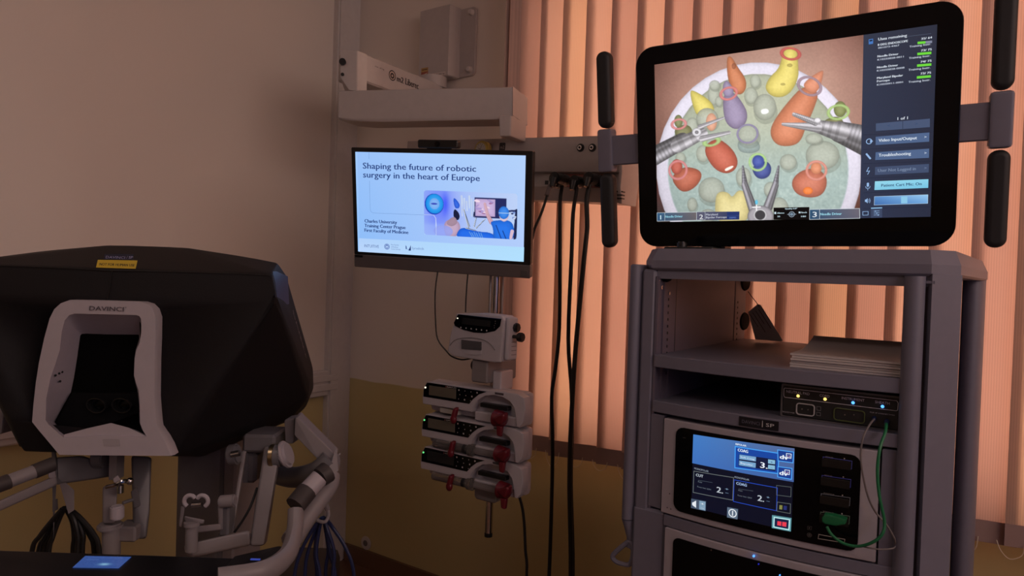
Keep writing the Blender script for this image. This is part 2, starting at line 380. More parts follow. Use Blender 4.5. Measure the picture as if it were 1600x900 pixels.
M_slats = [slat_mat('peach_blind_fabric', (.68, .54, .48), (.68, .53, .46)), slat_mat('peach_blind_backlit_yellow', (.69, .56, .47), (.70, .55, .45)), slat_mat('peach_blind_backlit_rosy', (.65, .51, .46), (.63, .48, .43))]  # uneven backlight painted in as three tints of one fabric
BY = -.10
blind = thing('vertical_blind', 'closed peach fabric vertical blind glowing in front of the window', 'blind', RM @ T((WX0, BY, .74)))
q = MB(); q.box((1.6, 0, 1.93), (3.3, .04, .05), .004); q.build('headrail', M_white, blind)
def slat(x, yaw, w=.127, z0=0., dz=0.):
    Mx = T((x, 0, 0)) @ Matrix.Rotation(yaw, 4, 'Z'); n = 6
    lo = []
    bm_ = MB(); prof = [(-w/2+w*i/n, .004*(1-((2*i/n-1)**2))) for i in range(n+1)]
    back = [(a, c+.0006) for a, c in prof[::-1]]
    bm_.prism(prof+back, .055+dz, 1.92, 'z', M=Mx)
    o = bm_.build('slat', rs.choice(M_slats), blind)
    p = MB(); pr = [(a, c-.0018) for a, c in prof]; bk = [(a, c+.0024) for a, c in prof[::-1]]
    p.prism(pr+bk, 0+dz, .058+dz, 'z', M=Mx); p.build('weight_pocket', M_slatw, o); return o
rs = random.Random(3)
M_slatw = mat('blind_pocket_fabric', (.36, .25, .23), .8)
x = .045; slx = []
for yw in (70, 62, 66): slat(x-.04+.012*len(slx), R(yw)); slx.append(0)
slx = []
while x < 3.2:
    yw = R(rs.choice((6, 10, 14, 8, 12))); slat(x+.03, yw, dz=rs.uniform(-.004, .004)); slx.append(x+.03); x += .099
for i in range(0, len(slx)-1):
    a, c = slx[i], slx[i+1]; sg = rs.uniform(.02, .045)
    pts = [(a+.02, -.006, .012), (a+.3*(c-a), -.01, -.4*sg), ((a+c)/2, -.01, -sg), (a+.75*(c-a), -.01, -.5*sg), (c-.02, -.006, .012)]
    MB().tube(pts, .0011, 5, 4).build('bead_chain', M_chain, blind)

# ---- round cover low on the wall
CM = RM @ T((.177, 0, .113))
t = thing('wall_socket_cover', 'small round pale cover low on the yellow wall', 'cover', CM)
MB().cyl((0, 0, 0), (0, -.008, 0), .032, n=28, bev=.003).build('cover_plate', M_white, t)
MB().cyl((0, -.006, 0), (0, -.011, 0), .014, n=20, bev=.002).build('cap', M_greyc, t)

# ================================================================== WALL ARM
t = thing('support_arm', 'white jointed ceiling-height arm bolted to the wall above the slide monitor', 'arm', RM @ T((.46, 0, 2.24)))
plate = MB(); plate.prism(rrect(.46, 2.24, .745, 2.53, .02), -.012, 0, 'y', .002, RM); plate.build('wall_plate', M_beam, t, True)
for c in ((.483, 2.505), (.722, 2.505), (.722, 2.265), (.483, 2.265)):
    p = MB(); p.cyl((c[0], -.012, c[1]), (c[0], -.03, c[1]), .013, .009, 16); bmesh.ops.transform(p.bm, matrix=RM, verts=p.bm.verts); p.build('bolt', M_white, t, True)
p = MB(); p.prism([(.475, -.012), (.487, -.075), (.652, -.075), (.662, -.012)], 2.235, 2.535, 'z', .004, RM); bx = p.build('bracket_box', M_beam, t, True)
p = MB(); p.cyl((.57, -.075, 2.19), (.57, -.075, 2.235), .06, n=28); bmesh.ops.transform(p.bm, matrix=RM, verts=p.bm.verts); p.build('pivot', M_beam, t, True)
FB = RM @ T((.49, -.0755, 2.235)); fl = Flat(y=0)
fl.poly([(.012, .012), (.052, .012), (.052, .05), (.012, .05)], (176, 140, 84)); fl.poly([(.012, .012), (.052, .012), (.052, .032), (.012, .032)], (150, 78, 64))
fl.line([(.016, .018), (.048, .026)], .002, (230, 210, 190)); fl.line([(.018, .042), (.046, .042)], .003, (60, 30, 25))
fl.poly([(.075, .004), (.15, .004), (.15, .019), (.075, .019)], (205, 195, 190)); fl.text('MAX 250 kg', .08, .145, .008, .007, (40, 35, 40))
o = fl.build('warning_sticker', print_mat('matte_print', 0), bx, 'yellow and red sticker with white label strip'); o.matrix_local = MW[t].inverted() @ FB
# first boom
A1 = P(559, 77, 2.52); A1.z = 2.218-.03; B1 = P(693, 127, 2.95)
d = Vector((B1.x-A1.x, B1.y-A1.y, 0)); Lb = d.length; yw = math.degrees(math.atan2(d.y, d.x))
FA = frame((A1.x, A1.y, 2.095), 0, 0, yw)
p = MB(); p.span((-.0, 0, 0), (Lb, .10, .104), .006, FA); bm1 = p.build('upper_boom', M_beam, t, True)
def on_boom(name, fl, lab):
    o = fl.build(name, print_mat('matte_print', 0), bm1, lab); o.matrix_local = MW[t].inverted() @ FA
fl = Flat(FA, 0); c = fl.xz(613, 118); fl.disc(c[0], c[1], .020, (22, 20, 26)); fl.disc(c[0], c[1], .016, (190, 170, 160)); fl.disc(c[0], c[1]-.001, .011, (22, 20, 26), inner=.45); on_boom('emblem', fl, 'black round emblem')
a = fl.xz(620, 125); e = fl.xz(630, 128); g = fl.xz(651, 135)
fl = Flat(FA, 0); fl.text('m2', a[0], e[0], a[1]-.004, .023, (14, 12, 18), .003); on_boom('lettering', fl, 'bold black letters')
fl = Flat(FA, 0); fl.text('Liberec', e[0]+.012, g[0]+.01, a[1]-.004, .027, (24, 20, 24), .003); on_boom('lettering', fl, 'thin black letters')
fl = Flat(FA, 0); a = fl.xz(586, 103); fl.text('max. 60 kg', a[0], a[0]+.05, a[1]-.003, .006, (40, 34, 36)); on_boom('load_marking', fl, 'tiny dark print')
e1 = P(531, 77, 2.5); e2 = P(558, 77, 2.5)
p = MB(); p.hull([P(531, 77, 2.49), P(558, 78, 2.49), P(558, 143, 2.49), P(545, 141, 2.49), P(531, 120, 2.49)] + [P(531, 77, 2.49)+d*.12/Lb+Vector((-.03, .05, 0)), P(558, 78, 2.49)+d*.1, P(558, 143, 2.49)+d*.1, P(531, 139, 2.49)+Vector((0, .1, 0))], .004)
p.build('elbow', M_beam, t, True)
p = MB(); p.cyl(P(535, 96, 2.485)+Vector((0, .01, 0)), P(535, 96, 2.475), .012, n=18); p.cyl(P(535, 116, 2.49)+Vector((0, .01, 0)), P(535, 116, 2.485), .006, n=12); p.build('screw_cap', M_black, t, True)
a, c = P(527, 141, 2.50), P(801, 135, 2.40)
p = MB(); f4 = [P(527, 141, 2.50), P(801, 135, 2.40), P(801, 186, 2.40), P(560, 190, 2.49), P(527, 187, 2.5)]
p.hull(f4+[v+Vector((.05, .11, 0)) for v in f4], .008); p.build('lower_boom', M_beam, t, True)
p = MB(); f4 = [P(779, 180, 2.398), P(799, 180, 2.395), P(798, 213, 2.395), P(780, 213, 2.398)]
p.hull(f4+[v+Vector((.055, .10, 0)) for v in f4], .006); p.build('drop_post', M_beam, t, True)
p = MB(); f4 = [P(801, 134, 2.399), P(801, 180, 2.397)]
p.hull(f4+[v+Vector((.055, .11, -.012)) for v in f4]+[v+Vector((-.02, .10, 0)) for v in f4], .003); p.build('end_cover', M_beam, t, True)

# ================================================================== SUPPLY BEAM
rb = P(975, 213, 2.26); dl = ray(-670, 258).normalized(); bx_ = -dl; bz_ = Vector((0, 0, 1)); bz_ = (bz_-bx_*bz_.dot(bx_)).normalized(); by_ = bz_.cross(bx_)
BM = Matrix(((bx_.x, by_.x, bz_.x, rb.x), (bx_.y, by_.y, bz_.y, rb.y), (bx_.z, by_.z, bz_.z, rb.z), (0, 0, 0, 1)))
BL = on(BM, 637, 222).x
t = thing('supply_beam', 'long pale medical supply beam with sockets hanging behind the slide monitor', 'supply beam', BM)
zl = [on(BM, 890, yy).z for yy in (213.5, 247, 267, 291, 313)]
prof = [(0, zl[0]), (0, zl[1]), (.02, zl[2]), (.05, zl[2]-.002), (.05, zl[3]), (.015, zl[3]-.002), (.04, zl[4]), (.13, zl[4]), (.14, zl[0])]
MB().prism(prof, BL, -.012, 'x').build('housing', M_beam, t)
pr2 = [(0, zl[0]), (0, zl[1]), (.01, zl[2]), (.01, zl[3]), (.03, zl[4]-.003), (.135, zl[4]-.003), (.145, zl[0]+.003)]
ec = MB().prism(pr2, -.012, 0, 'x', .002).build('end_cap', M_beam, t)
for k in range(3): MB().box((-.0135, .028, zl[3]-.012-.011*k), (.035, .02, .004)).build('vent_slot', M_black, t)
def bp(px, py, y=0.): return on(BM, px, py, y)
for px in (907.5, 926):
    c = bp(px, 231); g = MB().cyl((c.x, .002, c.z), (c.x, -.006, c.z), .0135, n=24, bev=.002).build('gas_outlet', M_black, t)
    MB().cyl((c.x, -.006, c.z), (c.x, -.009, c.z), .008, n=20).build('outlet_ring', M_chrome, g); MB().cyl((c.x, -.008, c.z), (c.x, -.0105, c.z), .004, n=14).build('outlet_core', M_black, g)
a, c = bp(869, 269, .05), bp(958, 290, .05); MB().span((a.x, .044, zl[3]+.002), (c.x, .052, zl[2]-.004), .001).build('socket_plate', M_pinkp, t, label='dull red socket plate')
a, c = bp(850, 269, .05), bp(867, 290, .05); p = MB().span((a.x, .044, zl[3]+.002), (c.x, .052, zl[2]-.004), .001).build('blank_plate', M_beam, t)
MB().box(((a.x*.6+c.x*.4), .042, (zl[2]+zl[3])/2-.01), (.014, .004, .014), .001).build('data_socket', M_black, p)
c = bp(785, 229); fl = Flat(y=-.0005); fl.poly(rrect(c.x-.014, c.z-.016, c.x+.014, c.z+.014, .004), (35, 32, 38)); fl.text('m2', c.x-.009, c.x+.009, c.z-.008, .012, (180, 165, 160)); fl.build('emblem', print_mat('matte_print', 0), t)
# yellow-ringed gauge
c = BM @ bp(751, 233, -.035); GM = frame(c, 0, 0, -36)
t2 = thing('pressure_gauge', 'round dial with yellow rim peeking over the slide monitor', 'gauge', GM)
MB().cyl((0, .03, 0), (0, 0, 0), .032, n=32, bev=.004).build('dial_body', M_yel, t2, label='yellow rim')
MB().cyl((0, .001, 0), (0, -.0015, 0), .023, n=28).build('dial_face', M_label, t2)
fl = Flat(y=-.002)
for k in range(12): fl.line([(.017*math.sin(k*.52), .017*math.cos(k*.52)), (.021*math.sin(k*.52), .021*math.cos(k*.52))], .0012, (30, 30, 30))
fl.line([(0, 0), (.006, .013)], .0015, (20, 20, 20)); fl.line([(0, 0), (-.01, .004)], .0015, (20, 20, 20)); fl.build('dial_print', print_mat('matte_print', 0), t2)

# ---- plugs and cables hanging from the beam (room side of the blind)
def cable(name, label, m, px, Y, r, cat='cable', group=None, plug=None, tail=True, n=8):
    pts = [P(a, c, Y(a, c) if callable(Y) else Y) for a, c in px]
    if tail:
        l = pts[-1]; pts += [Vector((l.x-.01, l.y, l.z*.5)), Vector((l.x, l.y-.02, .02))]
    q = MB().tube(pts, r, n, 4)
    if plug is None: return solo(q, name, m, label, cat, group)
    c = pts[0]; root = thing(name, label, cat, T((pts[-1].x, pts[-1].y, 0 if tail else pts[-1].z)), group)
    q.build('lead', m, root, True)
    nn = -by_; k = MB().cyl(c+by_*.03, c-by_*.012, .021, n=20, bev=.004).cyl(c-by_*.01, c-by_*.02+Vector((0, 0, -.03)), .014, .008, 14)
    k.build('plug', M_black, root, True); return root
def s_at(px, py): w_ = BM @ bp(px, py, .045); return w_.y
cable('power_cable', 'black power cable hanging leftmost of three, straying left of the twisted pair', M_cable, [(877, 281), (878, 292), (875, 318), (875, 400), (874, 511), (868, 575), (862, 622), (863.5, 711), (858, 900)], lambda a, c: 2.33-.08*min(1, max(0, (c-290)/100)), .0062, plug=1)
cable('power_cable', 'black power cable from the middle plug, left strand of the twisted pair', M_cable, [(899, 284), (901, 297), (895.5, 333), (893, 400), (888, 528), (893, 611), (893.5, 680), (892, 755), (895, 900)], lambda a, c: 2.30-.06*min(1, max(0, (c-290)/100)), .0066, plug=1)
cable('power_cable', 'thick black power cable from the right plug slanting into the twisted pair', M_cable, [(921, 279), (921, 290), (916.6, 312), (917.5, 355), (913, 400), (900, 539), (894.5, 622), (891, 700), (890, 767), (892, 900)], lambda a, c: 2.28-.05*min(1, max(0, (c-290)/100)), .0078, plug=1)
r_ = thing('plug', 'black plug half hidden behind the left grip of the big screen', 'plug', T(BM @ bp(937, 283, .04)))
c = BM @ bp(937, 283, .04); MB().cyl(c+by_*.03, c-by_*.02, .021, n=20, bev=.004).build('plug_body', M_black, r_, True)
MB().cyl(c-by_*.02, c-by_*.045, .009, .006, 14).build('strain_relief', M_black, r_, True)
r_ = cable('adapter_cable', 'thin black cable with grey inline sleeve running behind the slide monitor', M_cable, [(868, 279), (862, 285), (858, 295), (853, 312), (845, 335), (835, 358), (829, 380), (812, 400)], lambda a, c: 2.30 - .1*min(1, max(0, (c-285)/100)), .0045, plug=1, tail=False)
MB().cyl(P(859.5, 290, 2.295), P(854, 306, 2.28), .008, n=12, bev=.001).build('inline_sleeve', M_greyc, r_, True, label='pale grey sleeve')

# ================================================================== SLIDE MONITOR
SM = frame((-.226, 2.047, 1.6), 10.6, 1.9, -14.6)
t = thing('slide_monitor', 'flat monitor showing a bright blue presentation slide with grey chin', 'monitor', SM)
MB().prism(rrect(-.279, -.162, .284, .1645, .004), .0, .03, 'y', .002).build('bezel', M_black, t)
MB().prism(rrect(-.2785, -.2, .284, -.161, .003), -.002, .03, 'y', .002).build('chin', mat('monitor_chin_grey', (.10, .085, .085), .4), t)
MB().prism(rrect(-.27, -.19, .275, .155, .02), .03, .045, 'y', .004).build('back_cover', M_black, t)
c = on(SM, 819, 427, -.002); p = MB().box((c.x, -.003, c.z), (.018, .003, .018), .0006).build('corner_badge', mat('badge_grey', (.07, .07, .07), .4), t)
c = on(SM, 560, 400, -.002); MB().box((c.x+.002, -.002, c.z), (.026, .003, .007)).build('maker_plate', M_black, t)
MB().span((-.05, .04, -.08), (.05, .09, .02), .004).span((.0, .09, -.05), (.06, .17, -.01)).build('mount_bracket', M_black, t)
fl = Flat(SM, -.0012); C4 = lambda a, c: (540+a/4.09, 220+c/4.09)
xs, zs = np.meshgrid(np.linspace(-.2645, .2635, 60), np.linspace(.1515, -.1505, 40))
u = (xs+.2645)/.528; v = (.1515-zs)/.302
bg = np.stack([.60+.10*u-.05*(1-u)**2*v, .76+.06*u-.02*v, .975+.01*u], -1); bg[u < .012] += .05
fl.grid(xs, zs, srgb2lin(bg)*1.0)
fl.polyp([C4(84, 622), C4(1141, 680), C4(1138, 773), C4(83, 708)], None, [(176, 208, 250), (176, 222, 252), (178, 224, 255), (186, 214, 252)])
NV = (38, 66, 128)
def tx(s_, a, e, h, col=NV, bold=0): fl.textp(s_, C4(*a), C4(*e), h, col, bold)
tx('Shaping the future of robotic', (110, 179), (832, 196), 9.8, NV, .0011); tx('surgery in the heart of Europe', (112, 234), (856, 258), 9.8, NV, .0011)
tx('Charles University', (121, 523), (327, 530), 5.4, NV, .0011); tx('Training Center Prague', (121, 553), (382, 562), 5.4, NV, .0011); tx('First Faculty of Medicine', (121, 583), (400, 593), 5.4, NV, .0011)
LC = (104, 140, 196)
fl.linep([C4(150, 72), C4(150, 116)], .0008, LC); fl.linep([C4(*p) for p in ((153, 256), (157, 430), (159, 445), (166, 456), (178, 461), (500, 474))], .0008, LC)
# insert photo: painted in crop coordinates of the insert
q4 = [fl.xz(*C4(*p)) for p in ((500, 315), (1100, 338), (1095, 630), (503, 600))]
h_, w_ = 120, 240; uu, vv = np.meshgrid(np.linspace(0, 1, w_), np.linspace(0, 1, h_))
xa, za = q4[0]; xb = q4[1][0]; zb = q4[3][1]
X_, Z_ = xa+(xb-xa)*uu, za+(zb-za)*vv
pa = Paint(uu*1410, vv*680); Xp, Yp = pa.X, pa.Y
pa.fill(np.stack([.62+.12*(Xp/1410), .72+.1*(Xp/1410), .97+0*Xp], -1))
pa.blend(np.exp(-((Xp-230)/250)**2-((Yp-260)/420)**2)*.75, (.38, .45, .98)); pa.blend(np.exp(-((Xp-330)/55)**2-((Yp-200)/160)**2)*.7, (.20, .30, .98))
pa.blend(np.clip((460-Xp)/60, 0, 1)*np.clip((Yp-480)/60, 0, 1)*.5, (.62, .72, .98)); 
pa.ell(160, 205, 148, 160, (20, 60, 190), rnd=20, dark=.8, hl=0); pa.ell(165, 200, 138, 150, (30, 150, 240), rnd=60, dark=.9); pa.ell(165, 200, 78, 86, (120, 175, 245), rnd=60, dark=.95); pa.ell(160, 200, 52, 14, (60, 80, 190), rnd=12, dark=.9, hl=0)
for k in range(6): pa.cap((580+k*38, 70+40*(k % 3)), (590+k*36, 360-40*(k % 4)), 16, 10, (196, 212, 246), dark=.9)
pa.blob([(450, 70), (560, 190), (540, 260), (470, 250)], (40, 95, 225), rnd=40, dark=.8); pa.blob([(470, 250), (550, 330), (550, 420), (490, 440), (450, 360)], (22, 28, 62), rnd=30, dark=.7, hl=0)
pa.blob([(300, 470), (460, 400), (560, 480), (560, 600), (480, 700), (330, 700)], (190, 160, 190), rnd=80, dark=.85); pa.blob([(330, 490), (440, 380), (500, 400), (520, 480), (430, 540)], (168, 140, 160), rnd=70, dark=.92, hl=0); pa.ell(300, 610, 150, 90, (150, 165, 245), rnd=90, dark=.95, alpha=.8, hl=0)
pa.blob([(480, 720), (540, 560), (640, 540), (820, 590), (1000, 590), (1100, 640), (1080, 720)], (30, 105, 235), rnd=80, dark=.8, hl=.1)
for k in range(6): pa.cap((700+k*35, 600+10*(k % 2)), (760+k*30, 700), 5, 5, (120, 180, 245), dark=.8)
for a, e in (((610, 270), (700, 520)), ((630, 330), (690, 560)), ((770, 520), (800, 380)), ((800, 540), (930, 400)), ((650, 545), (790, 575))): pa.cap(a, e, 9, 6, (225, 235, 250), dark=.7); pa.cap((a[0]+8, a[1]), (e[0]+8, e[1]), 3, 3, (40, 60, 110))
pa.blob([(775, 80), (1250, 80), (1250, 380), (775, 380)], (34, 42, 96), rnd=6, dark=.9, hl=0, smooth=0); pa.blob([(790, 100), (1085, 100), (1085, 355), (790, 355)], (200, 175, 220), rnd=90, dark=.9, smooth=0)
for k in range(12): pa.ell(810+rs.random()*250, 120+rs.random()*210, 25+rs.random()*30, 8+rs.random()*12, rs.choice(((225, 180, 205), (170, 150, 210), (240, 215, 235), (160, 110, 160))), rot=rs.uniform(-40, 40), rnd=15, dark=.9)
pa.cap((770, 300), (765, 370), 7, 7, (30, 40, 90)); pa.cap((1100, 280), (1420, 250), 14, 14, (40, 52, 110), dark=.8); pa.cap((1400, 250), (1380, 680), 22, 22, (30, 40, 85), dark=.8)
for k in range(7): pa.ell(1290+rs.random()*90, 280+rs.random()*90, 20, 12, rs.choice(((210, 220, 245), (40, 55, 110), (120, 150, 220))), rnd=15, dark=.9)
pa.cap((930, 170), (975, 340), 20, 24, (225, 180, 195), dark=.8); pa.cap((975, 340), (1030, 440), 26, 34, (220, 175, 190), dark=.8)
pa.blob([(1000, 430), (1150, 400), (1330, 400), (1380, 560), (1340, 720), (1060, 720), (1060, 520)], (35, 115, 235), rnd=120, dark=.8, hl=.08); pa.cap((1100, 480), (1180, 680), 6, 6, (25, 80, 190)); pa.cap((1200, 560), (1260, 700), 6, 6, (25, 80, 190))
pa.ell(1215, 330, 70, 90, (225, 200, 215), rnd=30, dark=.85); pa.ell(1212, 290, 78, 95, (50, 130, 235), rnd=60, dark=.8); pa.cap((1140, 295), (1285, 295), 4, 4, (190, 220, 250), dark=.9); pa.cap((1340, 560), (1320, 660), 26, 22, (225, 195, 215), dark=.85)
pa.cap((0, 372), (150, 372), 4, 4, (205, 220, 250), dark=.95); pa.cap((185, 420), (190, 690), 4, 4, (205, 220, 250), dark=.95); pa.cap((150, 372), (185, 420), 4, 4, (205, 220, 250), dark=.95)
mk_ = np.maximum(np.abs(Xp-705)-(705-45), 0)**2+np.maximum(np.abs(Yp-340)-(340-45), 0)**2; mk_ = np.clip((np.sqrt(mk_)-45)/5+.5, 0, 1); pa.blend(mk_, (.66, .80, .98))
fl.grid(X_, Z_, srgb2lin(pa.I))
tx('INTUITIVE', (121, 681), (213, 683), 4.6, (78, 100, 160)); tx('First Faculty', (291, 668), (340, 670), 2.2, (84, 106, 165)); tx('of Medicine', (291, 682), (336, 684), 2.2, (84, 106, 165)); tx('Charles University', (291, 695), (351, 698), 2.2, (84, 106, 165))
c = fl.xz(*C4(265, 676)); fl.disc(c[0], c[1], .009, (100, 125, 185)); fl.disc(c[0], c[1], .0075, (150, 180, 230), inner=.8); fl.poly([(c[0]-.004, c[1]-.005), (c[0]-.004, c[1]+.004), (c[0], c[1]+.001), (c[0]+.004, c[1]+.004), (c[0]+.004, c[1]-.005), (c[0], c[1]-.002)], (175, 205, 245))
c = fl.xz(*C4(400, 682)); fl.poly([(c[0]-.0075, c[1]-.006), (c[0]-.004, c[1]-.004), (c[0]-.005, c[1]+.003), (c[0]-.008, c[1]+.007)], (50, 75, 140)); fl.poly([(c[0]+.001, c[1]-.009), (c[0]+.009, c[1]-.009), (c[0]+.009, c[1]+.008), (c[0]+.006, c[1]+.001)], (28, 50, 112)); fl.line([(c[0]-.006, c[1]-.004), (c[0]+.003, c[1]-.006)], .0008, (80, 105, 165))
tx('Synektik', (424, 694), (503, 696), 4.0, (110, 135, 190))
fl.build('screen', print_mat('display_glow', 1.0), t, 'lit slide with dark blue title and photo insert')
c = on(SM, 686, 229, .01)
t2 = thing('conference_camera', 'small black bar camera sitting on top of the slide monitor', 'camera', SM @ T((c.x, .012, .1645)))
MB().prism(rrect(-.062, .002, .062, .026, .006), -.016, .014, 'y', .003).build('body', M_black, t2); MB().cyl((0, -.016, .014), (0, -.019, .014), .008, n=20).build('lens', M_gloss, t2); MB().box((0, 0, .001), (.07, .02, .004)).build('foot', M_black, t2)

# ================================================================== POLE, TOP PUMP, SYRINGE PUMPS
PC = Vector((-.0992, 2.0, .99)); PM = frame(PC, 0, 0, -33)
pb = PM @ on(PM, 763, 838, .14); px_ = on(PM, 763, 838, .14).x; pt = P(782, 330, 2.17)
t = thing('equipment_pole', 'thin chrome pole under the beam carrying the pumps', 'pole', T(pb))
MB().cyl(pb, Vector((pb.x, pb.y, pt.z)), .0115, n=20, bev=.001).build('rod', M_chrome, t, True)
for dx in (-.019, .019): MB().cyl(Vector((pb.x+dx, pb.y+.004, 1.27)), Vector((pb.x+dx, pb.y+.004, pt.z)), .0045, n=10).build('side_rod', M_steel, t, True)
MB().cyl(pb, pb+Vector((0, 0, .012)), .0125, n=20).build('end_plug', M_black, t, True)
# clamp blocks on the pole
q = MB(); c = on(PM, 761, 578, .03); q.span((c.x-.035, .0, c.z-.035), (c.x+.022, .155, c.z+.032), .004, PM)
t2 = thing('pole_clamp', 'grey clamp block joining the top pump to the pole', 'clamp', PM @ T((c.x, 0, c.z-.035)))
q.build('block', M_pumpd, t2, True); q = MB().span((c.x+.02, .03, c.z-.055), (c.x+.05, .095, c.z+.0), .003, PM); q.build('jaw', M_pump, t2, True); q = MB().cyl(PM @ Vector((c.x-.035, .03, c.z+.01)), PM @ Vector((c.x-.05, .03, c.z+.01)), .016, n=16, bev=.002); q.build('knob', M_black, t2, True)
# infusion pump at the top
IM = frame(P(742, 530, 1.99), 0, 0, -38)
t = thing('infusion_pump', 'upper white infusion pump with dark display and two black knobs', 'pump', IM)
def ip(px, py, y=0): v_ = on(IM, px, py, y); return (v_.x, v_.z)
C6 = lambda a, c: (660+a/4.0917, 420+c/4.0917)
fo = [ip(*C6(*p)) for p in ((213, 287), (350, 283), (505, 300), (520, 330), (495, 598), (455, 600), (190, 560), (158, 525), (180, 400), (203, 340))]
MB().prism(fo, 0, .012, 'y', .006, seg=2).prism([(x*.97, z) for x, z in fo], .01, .065, 'y', .012, seg=2).build('case', M_pump, t)
fp = [ip(*C6(*p)) for p in ((230, 290), (506, 320), (497, 368), (465, 398), (400, 411), (330, 408), (260, 390), (210, 366), (202, 345))]
dp = MB().prism(fp, -.002, .004, 'y', .001).build('display_panel', M_gloss, t)
sc = [ip(*C6(*p)) for p in ((262, 312), (440, 332), (436, 372), (256, 352))]; MB().prism(sc, -.003, 0, 'y').build('display', mat('dark_lcd', (.02, .02, .02), .2), dp)
fl = Flat(IM, -.0026)
for k in range(6): c = ip(*C6(250+k*33, 375+k*4)); fl.disc(c[0], c[1], .0022, (195, 192, 195), n=10)
for k in range(4): c = ip(*C6(470-6*(k//2), 335+14*k)); fl.disc(c[0], c[1], .0015, (120, 110, 108), n=10)
fl.build('keypad_print', print_mat('matte_print', 0), dp)
c = ip(*C6(229, 316)); MB().box((c[0], -.003, c[1]), (.003, .002, .003)).build('status_light', mat('led_white', (.8, .8, .7), .5, emit=(.8, .75, .6), es=1.5), dp)
fw = [ip(*C6(*p)) for p in ((255, 453), (382, 467), (379, 520), (377, 545), (340, 553), (285, 543), (255, 517))]; MB().prism(fw, -.002, .004, 'y').build('door_latch', M_pump, t)
fw = [ip(*C6(*p)) for p in ((255, 453), (382, 467), (379, 520), (255, 512))]; MB().prism(fw, -.004, .004, 'y').build('window', mat('pump_window', (.10, .095, .10), .3), t)
MB().tube([Vector((a, -.001, c)) for a, c in (ip(*C6(*p)) for p in ((178, 490), (210, 455), (270, 442), (350, 445), (420, 468), (465, 520)))], .001, 5, 4).build('door_seam', M_pumpd, t)
xr = fo[3][0]; p = MB().span((xr-.012, .016, fo[4][1]+.004), (xr+.008, .06, fo[2][1]-.004), .008, seg=2).build('side_cover', M_pump, t)
for k in range(5): MB().box((xr+.0075, .04, fo[4][1]+.02+.012*k), (.002, .022, .002)).build('side_marking', M_pumpd, p)
for px, py, yy in ((806, 512, .045), (813, 527, .035)):
    c = on(IM, px, py, yy); k = MB().cyl((c.x-.007, yy, c.z), (c.x+.009, yy, c.z), .0135, n=8, bev=.002).build('knob', M_black, t); MB().cyl((xr, yy, c.z), (c.x-.004, yy, c.z), .005, n=10).build('stem', M_black, k)
